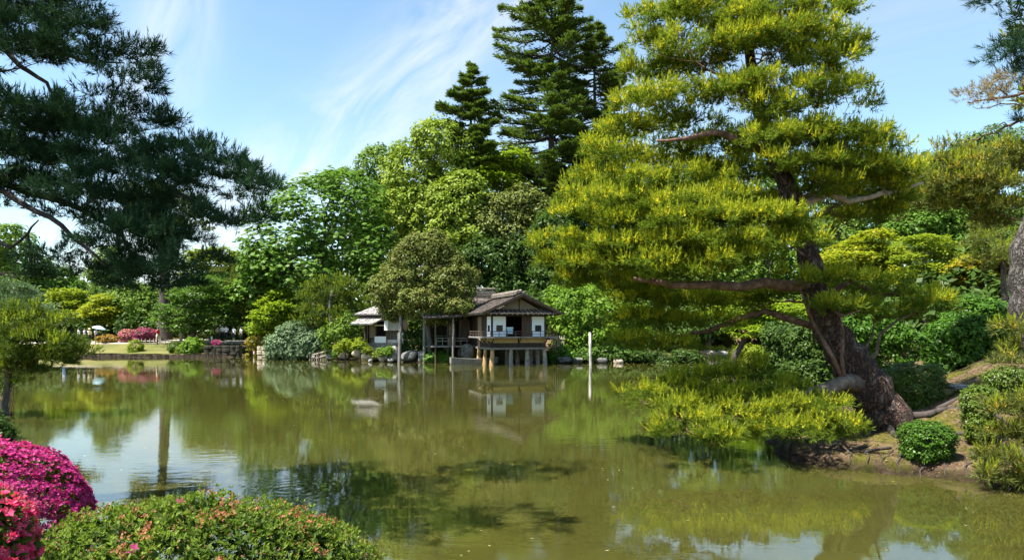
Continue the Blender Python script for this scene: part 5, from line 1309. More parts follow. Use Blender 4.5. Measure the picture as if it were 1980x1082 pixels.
nlimb([(2150, 150, .2), (2000, 228, .2), (1955, 240, .2), (1925, 255, .2), (1890, 268, .2), (1865, 272, .2)], [.045, .022, .016, .011, .007, .003]); nlimb([(1955, 240, .2), (1935, 238, .2), (1915, 248, .3), (1900, 246, .3)], [.008, .006, .004, .002])
nlimb([(1985, 205, .1), (1950, 200, .1), (1910, 208, .1), (1880, 206, .1)], [.012, .009, .006, .003])
V_, M_ = [], []
for px, py, rx, ry in ((1880, 188, 24, 13), (1905, 172, 24, 12), (1930, 165, 20, 12), (1915, 190, 30, 10), (1945, 180, 22, 12), (1890, 205, 22, 7)):
    c = P(px, py, 9.0); p, ax, on = pad_shoots(c, (rx * 9 / F, .2, ry * 9 / F), 42, .6, .7)
    v, mi = needle_tris(p, ax, 14, .09, .055, .006); V_.append(v)
br = make_np('rusty_foliage', np.concatenate(V_), 3, [R_old], npine, None, off(npine)); br['label'] = 'thin rusty olive needles'
# low pine at the lower right
pine_tree('low_pine', 'low young pine with soft yellow green needles at the lower right corner', 'pine tree', 13.2,
          [(2040, 930, 20), (2022, 860, 18), (2000, 760, 14), (1985, 690, 9), (1975, 640, 5)],
          [(1965, 648, 28, 16), (1982, 685, 34, 16, .2), (1952, 702, 22, 12, -.1), (1962, 782, 40, 16, -.3), (1985, 812, 36, 18), (1935, 805, 26, 12, -.4), (1972, 845, 40, 15, -.2), (1918, 882, 24, 10, -.3), (1958, 892, 40, 14, -.5), (1925, 925, 28, 9, -.6), (1972, 925, 36, 14, -.4), (1942, 845, 28, 11, -.4), (1990, 870, 36, 18), (2040, 700, 40, 40), (2050, 850, 50, 50)],
          [D_old, D_new, N_tip], bark_grey, bark_limb, 330, 16, .18, .13, .016, .4, limb_r=.02, twigs=5)

# ------------------------------------------------------------------ the wooded hill behind the pond
fir_tree('tallest dark fir on the hill, its tiered crown touching the top of the picture', 88, 1066, -22, 440,
         [(-25, 10, 10), (0, 55, 45), (20, 85, 65), (45, 100, 75), (80, 95, 70), (100, 110, 95), (130, 70, 60), (190, 75, 60), (205, 135, 70), (250, 120, 75), (300, 150, 80), (350, 120, 70), (400, 90, 70), (440, 80, 60)], FIR, 15, 8, .85)
fir_tree('second tall dark fir behind, with its crown just above the great pine', 93, 1150, 52, 430,
         [(50, 8, 8), (75, 35, 30), (110, 50, 45), (150, 60, 55), (200, 65, 60), (260, 65, 65), (330, 70, 70), (430, 70, 70)], FIR, 15, 7, 1.0)
fir_tree('smaller fir with a pointed top standing above the pale camphor crowns', 84, 912, 132, 330,
         [(130, 4, 4), (150, 18, 20), (180, 35, 35), (200, 62, 40), (235, 66, 45), (260, 60, 50), (290, 68, 55), (330, 60, 55)], FIR, 13, 7, 1.2)
broad('broadleaf_tree', 'wide horse chestnut with drooping hand shaped leaves left of the camphor trees', 'tree', 76, [(625, 660, 14), (622, 560, 12), (628, 470, 9)],
      [(620, 400, 100, 55), (560, 455, 85, 65), (660, 460, 85, 75), (600, 530, 110, 55), (695, 405, 55, 60), (525, 510, 55, 50), (725, 490, 35, 65), (650, 360, 60, 28), (500, 560, 50, 35)], CHEST, 1050, 1.1, 6, .40, .17, 'palm')
broad('broadleaf_tree', 'tall pale yellow green camphor with billowing clumps in the middle of the hill', 'tree', 83, [(840, 620, 13), (842, 520, 11), (846, 400, 8)],
      [(850, 285, 60, 45), (800, 335, 60, 55), (880, 330, 50, 50), (835, 400, 65, 60), (770, 400, 35, 60), (850, 260, 40, 25), (815, 440, 50, 50)], CAMPH, 430, 1.0, 34, .46, .27)
broad('broadleaf_tree', 'bright camphor in front of the tall one, its round crown below the firs', 'tree', 79, [(893, 640, 10), (893, 520, 9), (893, 430, 6)],
      [(893, 395, 55, 55), (872, 440, 45, 50), (915, 440, 40, 40), (895, 360, 35, 28), (860, 480, 35, 30)], CAMPH, 260, .85, 34, .42, .25)
broad('broadleaf_tree', 'fresh green tree with pointed tip between the horse chestnut and the tall camphor', 'tree', 90, [(725, 620, 11), (725, 500, 9), (724, 400, 7)],
      [(725, 335, 38, 45), (700, 370, 45, 40), (750, 370, 40, 50), (728, 300, 18, 22), (665, 352, 45, 22), (775, 300, 16, 22), (745, 430, 40, 60)], CAMPH2, 280, .9, 32, .42, .24)
broad('broadleaf_tree', 'vivid light green maple tucked under the boughs of the tall fir', 'tree', 84, [(960, 560, 8), (960, 460, 7), (958, 370, 5)],
      [(945, 318, 50, 22), (985, 305, 32, 18), (930, 340, 40, 18), (965, 350, 35, 16)], LIME, 210, .8, 30, .42, .26, 'layer')
broad('broadleaf_tree', 'olive evergreen with dull clumps hanging below the vivid maple', 'tree', 80, [(965, 620, 9), (965, 540, 8), (962, 450, 6)],
      [(960, 420, 50, 45), (1010, 400, 45, 40), (940, 465, 45, 40), (1000, 460, 50, 45), (1045, 430, 35, 45)], OLIVE, 330, .8, 30, .42, .22)
broad('broadleaf_tree', 'dark evergreen filling the gap behind the teahouse roof', 'tree', 76, [(985, 640, 10), (985, 570, 9), (985, 520, 7)],
      [(960, 510, 50, 45), (1010, 505, 45, 45), (1045, 490, 40, 50), (930, 500, 35, 40), (985, 555, 45, 25)], DEEP, 330, .75, 30, .40, .22)
broad('broadleaf_tree', 'dark leafy tree beside the great pine crown, above the pale maple', 'tree', 74, [(1075, 640, 9), (1075, 580, 8), (1078, 520, 6)],
      [(1070, 450, 35, 50), (1090, 500, 40, 45), (1060, 540, 35, 30)], DEEP, 200, .75, 30, .38, .22)
broad('broadleaf_tree', 'shadowy evergreen below the second fir, at the edge of the great pine crown', 'tree', 87, [(1120, 600, 10), (1120, 500, 9), (1122, 430, 6)], [(1115, 390, 44, 44), (1150, 350, 36, 46), (1090, 440, 36, 40), (1140, 430, 40, 44)], DEEP, 240, .85, 30, .42, .24)
broad('shrub', 'low dark ground cover running along the shore beyond the white post', 'shrub', 61.5, [(1230, 697, 3), (1230, 692, 2)], [(1190, 690, 26, 9), (1235, 688, 30, 11), (1285, 689, 30, 10), (1330, 688, 26, 10)], DEEP, 260, .4, 26, .26, .13)
broad('shrub', 'mid green shore shrub just behind the white post', 'shrub', 61.8, [(1150, 694, 3), (1150, 688, 2)], [(1140, 684, 26, 14), (1180, 680, 30, 14), (1210, 684, 24, 12)], MAPG, 200, .4, 26, .26, .14)
broad('round_tree', 'dense rounded olive brown tree overhanging the pond between hut and teahouse', 'tree', 62.2, [(832, 668, 11), (828, 640, 10), (822, 600, 9), (820, 570, 8)],
      [(820, 515, 72, 48), (770, 548, 46, 38), (868, 540, 46, 42), (822, 478, 48, 26), (815, 580, 75, 34), (745, 572, 24, 22), (890, 560, 30, 30), (765, 600, 30, 20), (850, 600, 45, 22), (778, 500, 22, 18), (862, 495, 26, 18), (905, 540, 18, 20), (735, 555, 20, 14), (840, 462, 20, 14), (800, 470, 16, 14), (880, 592, 34, 20, -1.0), (845, 612, 30, 14, -.5)], [OLIVE, RUST], 800, .55, 36, .25, .14, 'round', extra=.045)
broad('maple_tree', 'pale green broad maple on the shore to the right of the teahouse', 'tree', 63.5, [(1165, 695, 8), (1160, 660, 7), (1150, 620, 5)],
      [(1110, 600, 55, 38), (1165, 615, 60, 55), (1110, 648, 42, 38), (1205, 610, 45, 50), (1150, 575, 45, 28), (1090, 572, 30, 18), (1165, 670, 55, 20), (1220, 650, 40, 35), (1085, 680, 22, 16)], MAPLE, 460, .6, 32, .27, .19)
broad('shrub', 'dark green shrub with a few bright leaves at the foot of the pale maple', 'shrub', 61.6, [(1095, 700, 4), (1095, 690, 3)],
      [(1085, 682, 24, 14), (1105, 690, 20, 12)], CAM, 80, .35, 26, .24, .12)
# garden pines and shrubs round the hut
pine_tree('garden_pine', 'trained garden pine with flat layered pads beside the hut', 'pine tree', 68, [(640, 675, 7), (641, 640, 6), (638, 600, 6), (641, 560, 4)],
          [(640, 545, 32, 10), (612, 562, 28, 9), (665, 562, 30, 10), (600, 580, 30, 10), (642, 580, 36, 10), (685, 582, 28, 10), (605, 605, 30, 11), (645, 608, 34, 10), (682, 605, 26, 9), (625, 630, 34, 10), (668, 632, 30, 10), (598, 625, 22, 9)],
          [N_sh, N_old, N_old], bark_grey, bark_grey, 26, 10, .35, .30, .075, .6, limb_r=.05, twigs=3, as_parts=True)
broad('shrub', 'leafy mid green shrub under the garden pine by the bamboo fence', 'shrub', 67, [(655, 675, 4), (655, 650, 3)], [(650, 645, 30, 18), (672, 628, 20, 22), (690, 640, 14, 20), (655, 665, 26, 10)], CAMPH2, 170, .5, 28, .26, .14)
broad('shrub', 'big silvery green viburnum shrub spreading over the water left of the fence', 'shrub', 68.5, [(568, 692, 5), (568, 670, 4)],
      [(570, 655, 40, 28), (545, 668, 32, 22), (600, 665, 32, 24), (575, 638, 26, 14), (585, 680, 44, 14)], VIB, 360, .5, 32, .27, .13)
broad('small_shrub', 'lime tufted shrub on the rocks under the hut floor', 'shrub', 62.6, [(712, 690, 3), (712, 684, 2)], [(710, 676, 8, 6), (723, 684, 6, 5), (700, 668, 7, 4)], YELG, 40, .28, 20, .2, .1)
broad('small_shrub', 'small yellow green shrub in front of the hut corner pillar', 'shrub', 63.0, [(697, 672, 3), (697, 664, 2)], [(697, 659, 8, 4), (686, 668, 9, 4)], YELG, 34, .28, 20, .2, .1)
broad('small_shrub', 'round yellowish shrub between the bamboo fence and the hut rocks', 'shrub', 65.0, [(668, 678, 3), (668, 668, 2)], [(668, 664, 10, 6), (655, 672, 9, 5)], YELG, 44, .3, 22, .2, .1)
broad('small_shrub', 'tuft of green leaves among the tan rocks before the hut bay', 'shrub', 62.0, [(742, 692, 2), (742, 686, 2)], [(738, 681, 7, 7), (752, 678, 8, 8)], MAPLE, 40, .25, 20, .2, .1)
broad('fern_clump', 'dark green fern clump at the waterline beside the corridor posts', 'fern', 61.5, [(850, 699, 2), (850, 696, 2)], [(838, 690, 14, 8), (858, 690, 15, 9), (872, 694, 8, 6)], CAM, 90, .35, 22, .3, .09, 'palm')
broad('shrub', 'dark bush in the shade between round tree and corridor', 'shrub', 63.5, [(815, 680, 4), (815, 665, 3)], [(800, 658, 24, 16), (830, 655, 26, 18), (850, 662, 18, 14)], DEEP, 150, .5, 28, .25, .13)
broad('maple_tree', 'lime green layered maple behind the silvery shrub', 'tree', 74, [(538, 680, 6), (538, 645, 5), (540, 610, 4)], [(545, 590, 40, 16), (522, 612, 36, 16), (560, 615, 34, 16), (540, 570, 24, 10), (520, 635, 34, 14)], LIME, 260, .6, 26, .28, .2, 'layer')
pine_tree('shaggy_pine', 'shaggy olive pine behind the lime maple and the bridge group', 'pine tree', 80, [(500, 670, 9), (500, 600, 8), (498, 520, 5)],
          [(500, 505, 45, 14), (470, 530, 45, 14), (530, 530, 45, 14), (490, 555, 55, 14), (545, 560, 35, 14), (470, 585, 40, 14), (515, 585, 45, 12), (455, 560, 30, 12), (560, 535, 26, 10), (485, 610, 40, 12)],
          [D_old, N_sh, N_sh], bark_dark, bark_dark, 24, 10, .45, .36, .10, .5, limb_r=.05, twigs=3, as_parts=False)
broad('maple_tree', 'deep green layered maple with a pale leaning trunk beside the bridge', 'tree', 78, [(371, 658, 11), (378, 630, 9), (388, 600, 7), (392, 580, 5)],
      [(385, 570, 50, 20), (350, 598, 42, 16), (420, 592, 44, 18), (390, 610, 55, 16), (360, 630, 34, 12), (425, 620, 40, 14), (400, 548, 36, 14), (330, 615, 26, 10)], MAPG, 380, .75, 28, .30, .2, 'layer')
# tall trunk and crown behind the person in red
pine_tree('tall_pine', 'very tall straight pine with a thick bare trunk behind the person in red', 'pine tree', 82, [(319, 672, 24), (319, 620, 21), (318, 540, 19), (316, 460, 16), (312, 400, 11), (308, 370, 8)],
          [(300, 372, 40, 12), (335, 385, 40, 12), (280, 392, 40, 12), (310, 405, 50, 12), (350, 412, 40, 12), (275, 420, 36, 12), (330, 432, 46, 12), (295, 440, 40, 10), (365, 440, 30, 10)],
          [D_old, N_sh, N_sh], bark_dark, bark_dark, 14, 10, .5, .40, .12, .5, limb_r=.07, twigs=3, as_parts=False)
broad('broadleaf_tree', 'yellow leafed maple glowing behind the parasol', 'tree', 87, [(205, 665, 7), (205, 640, 6), (205, 610, 4)], [(200, 600, 34, 16), (175, 612, 30, 14), (228, 598, 30, 16), (210, 580, 26, 12), (215, 622, 40, 14)], [YEL, YELG], 250, .7, 26, .34, .24, 'layer', extra=.6)
broad('broadleaf_tree', 'yellow green tree behind the students at the waterside pine', 'tree', 90, [(140, 665, 7), (140, 630, 6), (140, 600, 5)], [(140, 592, 40, 20), (110, 600, 34, 18), (150, 615, 40, 18), (130, 570, 28, 12)], YELG, 240, .8, 26, .36, .24, 'layer')
broad('broadleaf_tree', 'mid green tree standing between the yellow maple and the thick trunk', 'tree', 88, [(265, 668, 8), (265, 630, 7), (265, 600, 5)], [(262, 590, 40, 28), (240, 620, 30, 22), (285, 615, 34, 26), (262, 565, 30, 14)], CAMPH2, 230, .8, 30, .38, .22)
broad('broadleaf_tree', 'tall leafy tree at the far left with its top against the sky', 'tree', 92, [(25, 660, 12), (25, 580, 10), (25, 500, 7)], [(20, 470, 45, 34), (50, 520, 50, 40), (-10, 530, 50, 45), (30, 570, 60, 35)], CAMPH2, 320, 1.0, 30, .46, .27)
broad('broadleaf_tree', 'green tree behind the dark bough at the left, next to the tallest one', 'tree', 94, [(95, 660, 10), (95, 600, 9), (95, 550, 6)], [(95, 545, 45, 30), (75, 580, 40, 25), (125, 565, 36, 25)], CHEST, 230, 1.0, 30, .44, .26)
broad('broadleaf_tree', 'slender tree whose top shows between the dark boughs over the parasol', 'tree', 100, [(215, 660, 7), (215, 560, 6), (214, 500, 4)], [(212, 500, 24, 22), (200, 530, 30, 20), (232, 530, 26, 22), (214, 560, 34, 20)], CAMPH2, 170, .9, 26, .44, .26)
broad('broadleaf_tree', 'vivid yellow topped maple seen under the tip of the dark pine', 'tree', 90, [(410, 665, 8), (410, 580, 7), (410, 520, 5)], [(395, 492, 30, 10), (430, 490, 34, 12), (410, 510, 46, 14), (450, 505, 26, 12), (380, 525, 36, 14)], YELG, 250, .7, 26, .36, .26, 'layer')
broad('broadleaf_tree', 'leafy green tree behind the leaning maple and the bridge', 'tree', 86, [(440, 665, 8), (440, 620, 7), (440, 580, 5)], [(440, 560, 44, 26), (410, 545, 36, 20), (465, 590, 36, 26), (430, 605, 44, 22)], CAMPH2, 250, .8, 30, .36, .22)
pine_tree('shaggy_pine', 'bluish pine with soft boughs low at the far left bank', 'pine tree', 52, [(20, 680, 12), (22, 620, 10), (25, 560, 7)],
          [(20, 560, 45, 14), (-10, 580, 45, 14), (50, 580, 40, 14), (20, 600, 60, 14), (70, 602, 36, 12), (-20, 620, 40, 14), (40, 625, 40, 12)], [VIB, N_sh, N_sh], bark_dark, bark_dark, 34, 10, .32, .28, .07, .4, limb_r=.06, twigs=3, as_parts=False)
# clipped bushes of the far bank
def bush(name, label, d, px, py, rx, ry, mat, n, cr, lpc, L, W, group=None, extra=.2):
    return broad(name, label, 'bush', d, [(px, py + ry, 3), (px, py + ry * .4, 2)], [(px, py, rx, ry)], mat, n, cr, lpc, L, W, 'round', group=group, extra=extra, lo=.78, depth=.9)
bush('clipped_bush', 'single clipped yellow green bush alone on the sunlit lawn', 75.2, 262, 669, 13, 11, [YELG, CLIP], 90, .22, 26, .16, .10)
bush('azalea_bush', 'long azalea bush with purple pink flowers behind the fence', 80.0, 280, 645, 22, 10, [PINK, CLIP], 170, .24, 22, .17, .13, extra=.35)
bush('azalea_bush', 'paler dusty pink azalea joined to the purple pink one, towards the parasol', 80.2, 248, 647, 15, 9, [PINKP, CLIP], 110, .24, 22, .17, .13, extra=.35)
bush('azalea_bush', 'low orange azalea bush behind the fence near the parasol', 80.6, 207, 655, 18, 7, [AZO, CLIP], 90, .22, 22, .17, .12)
bush('clipped_bush', 'round dark clipped bush at the end of the lawn', 75.0, 340, 672, 12, 10, CLIP, 70, .24, 26, .18, .11)
bush('clipped_bush', 'small lighter clipped bush in front of the dark one at the lawn end', 74.2, 350, 679, 9, 8, [YELG, CLIP], 50, .2, 26, .16, .10, extra=.5)
bush('hydrangea_bush', 'leafy bright green bush hanging to the water beside the mossy wall', 74.2, 373, 671, 19, 15, MAPLE, 120, .34, 26, .26, .18)
bush('azalea_bush', 'little magenta azalea on the mossy wall below the bridge group', 75.0, 419, 664, 8, 6, [PINK, CLIP], 50, .16, 18, .15, .11)
bush('azalea_bush', 'clipped orange green azalea beside the person in the pale skirt', 74.0, 488, 660, 13, 9, [YELG, AZO], 80, .2, 24, .16, .10, extra=.45)
bush('azalea_bush', 'larger clipped azalea turned orange, on the pale stone wall', 73.6, 511, 660, 14, 11, [AZO, CLIP], 90, .2, 24, .16, .10, extra=.45)
bush('clipped_bush', 'yellow green hedge bush behind the person in the pale skirt', 77.5, 505, 648, 22, 7, [YELG, CLIP], 90, .25, 24, .18, .11)
bush('clipped_bush', 'dark low plants spilling off the far side of the bridge', 77.8, 452, 655, 14, 5, CAM, 60, .22, 22, .2, .1)

# ------------------------------------------------------------------ shore and slopes on the right
broad('maple_tree', 'bright green maple with a dark leaning trunk beyond the great pine', 'tree', 47, [(1420, 690, 12), (1450, 640, 10), (1490, 610, 8), (1530, 580, 6)],
      [(1490, 615, 50, 16), (1450, 640, 36, 12), (1530, 600, 46, 16), (1515, 640, 40, 12), (1470, 590, 40, 14), (1560, 630, 40, 16), (1420, 600, 40, 16)], LIME, 320, .5, 30, .22, .15, 'layer', bark=bark_dark)
broad('shrub', 'light green ground shrubs on the channel shore under the maple', 'shrub', 76, [(1430, 688, 3), (1430, 682, 2)], [(1400, 680, 24, 8), (1445, 678, 30, 9), (1480, 682, 22, 7), (1360, 678, 22, 8)], YELG, 150, .5, 24, .26, .14)
broad('shrub', 'dark dense shrub behind the great pine trunk at the water', 'shrub', 24, [(1585, 745, 8), (1580, 715, 6)], [(1575, 690, 38, 34), (1600, 720, 36, 28), (1550, 670, 30, 22), (1570, 650, 40, 20)], DEEP, 330, .28, 34, .15, .07)
broad('shrub', 'dark evergreen shrub hanging over the channel behind the low pine bough', 'shrub', 30, [(1545, 700, 7), (1540, 680, 5)], [(1530, 665, 34, 24), (1510, 645, 36, 18), (1560, 640, 30, 24)], DEEP, 240, .34, 30, .17, .09)
broad('yellow_maple', 'golden yellow maple glowing behind the great pine trunk', 'tree', 47, [(1690, 640, 10), (1685, 560, 8), (1680, 510, 5)],
      [(1690, 460, 32, 14), (1660, 480, 46, 14), (1700, 490, 40, 14), (1635, 500, 46, 14), (1730, 500, 34, 12), (1610, 520, 36, 12), (1680, 520, 50, 14), (1720, 530, 40, 12)], [YEL, YELG], 380, .5, 28, .22, .16, 'layer', extra=.5)
broad('airy_maple', 'airy layered maple with bare grey limbs showing, on the slope', 'tree', 40, [(1790, 600, 10), (1785, 565, 9), (1782, 530, 7), (1788, 500, 5)],
      [(1790, 462, 40, 8), (1760, 476, 30, 8), (1822, 474, 30, 8), (1800, 490, 46, 8), (1755, 500, 30, 7), (1840, 500, 28, 8), (1800, 520, 50, 8), (1840, 525, 36, 9), (1850, 545, 40, 10)], YELG, 210, .38, 28, .16, .12, 'layer', bark=dead_wood)
broad('yellow_maple', 'orange tinted yellow maple right of the airy one', 'tree', 38, [(1905, 610, 9), (1903, 560, 8), (1900, 530, 5)], [(1900, 505, 40, 11), (1870, 520, 34, 10), (1935, 520, 36, 12), (1900, 540, 46, 12)], [YEL, AZO], 200, .42, 28, .19, .14, 'layer', extra=.25)
pine_tree('shaggy_pine', 'feathery light green pine just left of the thick trunk at the edge', 'pine tree', 33, [(1945, 620, 12), (1940, 540, 10), (1938, 470, 6)],
          [(1925, 440, 36, 14), (1950, 460, 40, 14), (1900, 470, 34, 12), (1930, 490, 44, 14), (1955, 510, 36, 14), (1905, 500, 30, 10)], [D_old, N_old, N_old], bark_dark, bark_dark, 60, 12, .26, .2, .035, .6, limb_r=.05, twigs=3, as_parts=False)
broad('camellia_bush', 'glossy green camellia mass at the foot of the edge pine', 'shrub', 25, [(1880, 720, 6), (1880, 680, 5)],
      [(1870, 645, 55, 32), (1925, 625, 46, 36), (1825, 655, 36, 26), (1885, 605, 50, 26), (1940, 660, 40, 30), (1850, 680, 46, 22)], CAM, 520, .30, 34, .15, .075)
broad('camellia_bush', 'camellia bush with lighter leaves behind the great pine trunk', 'shrub', 27, [(1665, 695, 6), (1665, 670, 5)],
      [(1650, 640, 46, 30), (1695, 630, 40, 28), (1730, 650, 30, 24), (1660, 668, 46, 22), (1625, 625, 34, 24)], CAM, 360, .32, 32, .16, .08)
broad('broadleaf_tree', 'deep blue green tree high on the right slope', 'tree', 62, [(1875, 560, 10), (1872, 500, 8), (1870, 450, 6)], [(1870, 415, 46, 32), (1840, 440, 34, 26), (1905, 435, 36, 30), (1760, 440, 40, 26), (1800, 420, 36, 24), (1870, 470, 50, 24)], CHEST, 420, .75, 30, .34, .2)
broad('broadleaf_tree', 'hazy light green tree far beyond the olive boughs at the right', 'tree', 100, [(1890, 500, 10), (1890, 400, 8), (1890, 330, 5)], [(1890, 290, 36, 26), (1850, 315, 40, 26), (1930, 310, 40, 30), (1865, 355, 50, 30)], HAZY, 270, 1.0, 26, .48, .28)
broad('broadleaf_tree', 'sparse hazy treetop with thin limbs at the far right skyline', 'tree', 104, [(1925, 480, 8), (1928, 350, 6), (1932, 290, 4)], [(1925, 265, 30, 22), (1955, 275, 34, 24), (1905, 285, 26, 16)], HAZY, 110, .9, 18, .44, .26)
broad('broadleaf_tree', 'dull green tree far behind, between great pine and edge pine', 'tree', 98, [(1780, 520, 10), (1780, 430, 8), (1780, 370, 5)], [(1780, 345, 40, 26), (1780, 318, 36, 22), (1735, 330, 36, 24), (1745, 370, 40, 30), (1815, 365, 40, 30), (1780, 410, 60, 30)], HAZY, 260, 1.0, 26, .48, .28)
# clipped shrubs on the near bank
broad('clipped_bush', 'largest clipped bush beside the foot of the great pine', 'bush', 18.6, [(1770, 790, 6), (1768, 760, 5), (1765, 740, 4)], [(1765, 730, 56, 27), (1730, 735, 26, 20), (1795, 745, 30, 20), (1765, 750, 45, 22)], [CLIP, AZG], 420, .17, 34, .075, .034, extra=.15)
broad('clipped_bush', 'round bright bush in the middle of the slope by the young pine', 'bush', 15.2, [(1893, 800, 5), (1893, 785, 4)], [(1892, 776, 30, 28)], [CLIP, AZG], 240, .12, 34, .065, .032, extra=.2)
broad('clipped_bush', 'dark glossy clipped bush nearest the water on the bare earth', 'bush', 14.3, [(1790, 868, 5), (1790, 855, 4)], [(1792, 843, 44, 26), (1768, 838, 24, 20), (1815, 852, 24, 18)], [CAM, DEEP], 320, .13, 34, .07, .034, extra=.4)
broad('clipped_bush', 'dark clipped bush half behind the young pine at the edge', 'bush', 16.6, [(1950, 765, 5), (1950, 750, 4)], [(1945, 735, 36, 24), (1975, 740, 30, 26)], CLIP, 220, .15, 32, .07, .034)
broad('shrub', 'dark leafy bush cut by the frame at the near left water edge', 'shrub', 18.5, [(0, 855, 8), (-5, 838, 6)], [(-5, 832, 26, 20), (-40, 820, 40, 32)], DEEP, 170, .2, 32, .11, .05)

broad('broadleaf_tree', 'dark green tree glimpsed between the lowest layers of the great pine, beside the pale maple', 'tree', 74, [(1260, 660, 10), (1260, 580, 9), (1262, 500, 6)], [(1250, 480, 60, 50), (1215, 540, 46, 44), (1290, 540, 50, 46), (1260, 430, 40, 30), (1250, 600, 60, 36), (1270, 385, 40, 34)], DEEP, 380, .8, 30, .42, .24)
broad('broadleaf_tree', 'mid green tree seen through the great pine, in the middle of its crown', 'tree', 86, [(1370, 660, 11), (1370, 580, 10), (1372, 500, 6)], [(1365, 470, 64, 50), (1330, 540, 50, 46), (1410, 530, 56, 50), (1370, 410, 44, 36), (1360, 365, 40, 30), (1370, 600, 70, 36)], CAMPH2, 360, .9, 30, .44, .26)
broad('broadleaf_tree', 'deep green tree seen just left of the great pine trunk', 'tree', 92, [(1480, 660, 11), (1480, 580, 10), (1482, 500, 6)], [(1480, 480, 60, 50), (1440, 540, 50, 46), (1530, 530, 56, 50), (1490, 425, 44, 36), (1500, 370, 44, 34), (1510, 340, 36, 28), (1440, 400, 40, 36), (1490, 600, 70, 36)], CHEST, 380, .95, 30, .46, .27)
broad('broadleaf_tree', 'leafy tree seen just right of the great pine trunk, above the golden maple', 'tree', 84, [(1620, 640, 11), (1620, 560, 10), (1620, 480, 6)], [(1620, 450, 56, 44), (1580, 500, 46, 40), (1665, 490, 50, 44), (1620, 400, 36, 30), (1600, 360, 40, 30), (1620, 325, 40, 34), (1665, 325, 40, 34), (1690, 380, 44, 36), (1700, 440, 44, 36)], CAMPH2, 330, .9, 30, .42, .25)
# woodland that closes the view behind the individual trees
def woods(name, spots, mat, n, cr, lpc, L, W):
    B = [(x, y, gz(x, y) + h * .5, rx, ry, h * .55) for x, y, h, rx, ry in spots]
    v = crown_cards(B, n, cr, lpc, L, W, 'round', .7)
    tag(make_np(name, v, 4, mat), kind='stuff')
woods('far_woods', [(-100, 105, 13, 14, 8), (-82, 110, 11, 14, 8), (20, 92, 9, 8, 5), (33, 96, 10, 8, 5), (-66, 112, 8, 12, 8), (-52, 112, 7.5, 10, 8), (-40, 108, 9, 9, 8), (-28, 104, 13, 9, 8), (-16, 108, 18, 10, 9), (-2, 112, 22, 11, 9), (12, 108, 18, 11, 9), (26, 106, 16, 11, 9), (42, 104, 14, 12, 9), (58, 98, 15, 12, 10), (74, 92, 14, 12, 10), (92, 88, 15, 14, 10),
                    (-22, 92, 8, 7, 5), (-8, 92, 9, 8, 5), (6, 90, 9, 8, 5), (44, 78, 8, 8, 7), (56, 70, 9, 9, 8), (44, 60, 6, 6, 6), (36, 58, 4, 5, 5), (-74, 96, 7, 8, 5), (-34, 90, 6, 6, 4), (-54, 94, 6, 9, 4), (-90, 84, 8, 8, 6)], WOODS, 4000, 1.9, 16, 1.15, .66)
woods('undergrowth', [(-22, 79, 3, 5, 3), (-14, 74, 3.2, 5, 3), (-6, 72, 3.5, 5, 3), (3, 72, 4, 5, 3), (10, 70, 4, 5, 3), (16, 72, 4, 5, 4), (-46, 86, 2.6, 6, 2), (-58, 86, 3, 7, 2), (-36, 84, 2.6, 5, 2), (25, 44, 2.5, 3, 3), (31, 48, 3, 4, 4), (22, 36, 2.4, 3, 3), (27, 38, 3, 4, 3), (16, 32.5, 1.6, 1.6, 1.2), (33, 40, 3, 4, 4)], DEEP, 1700, .85, 22, .48, .27)

# ------------------------------------------------------------------ near azaleas
def dome_points(c, r, n, zmin=-0.1):
    d = rand_dir(n * 3); d = d[d[:, 2] > zmin][:n]
    k = 1 + .05 * np.sin(d[:, 0] * 9 + 1) * np.sin(d[:, 1] * 8) + .03 * np.sin(d[:, 0] * 21) * np.sin(d[:, 2] * 17 + d[:, 1] * 19)
    p = np.asarray(c) + d * np.asarray(r) * k[:, None]
    return p, norm(d / np.asarray(r))

def leaves6(C, A, Nn, L, W):
    """leaf of six corners, slightly folded"""
    S = norm(np.cross(Nn, A)); n = len(C); L = np.broadcast_to(L, (n,))[:, None]; W = np.broadcast_to(W, (n,))[:, None]
    v = np.empty((n, 2, 4, 3))
    b, t = C, C + A * L
    m1, m2 = C + A * L * .35, C + A * L * .72
    up = Nn * W * .16
    for j, s in enumerate((1, -1)):
        e1 = m1 + S * W * .5 * s + up; e2 = m2 + S * W * .40 * s + up
        q = (b, e1, e2, t) if s == 1 else (b, t, e2, e1)
        for i in range(4): v[:, j, i] = q[i]
    return v.reshape(-1, 3)

def azalea_leaves(p, o, per, L, W, spread=.8, plain=False):
    n = len(p); q = np.repeat(p, per, 0); oo = np.repeat(o, per, 0); k = n * per
    up = norm(oo * .7 + np.array((0, 0, .55)) + np.repeat(rng.normal(size=(n, 3)) * .3, per, 0))
    t = tangent(up); el = rng.uniform(.15, 1.15, k)
    ax = norm(t * np.cos(el)[:, None] * spread + up * np.sin(el)[:, None])
    nn = norm(up - ax * np.sum(up * ax, -1, keepdims=True) + rng.normal(size=(k, 3)) * .12)
    if plain: return cards(q + up * (rng.random(k) * .02)[:, None], ax, nn, L * rng.uniform(.65, 1.25, k), W * rng.uniform(.75, 1.2, k), .55)
    return leaves6(q + up * (rng.random(k) * .02)[:, None], ax, nn, L * rng.uniform(.65, 1.25, k), W * rng.uniform(.75, 1.2, k))

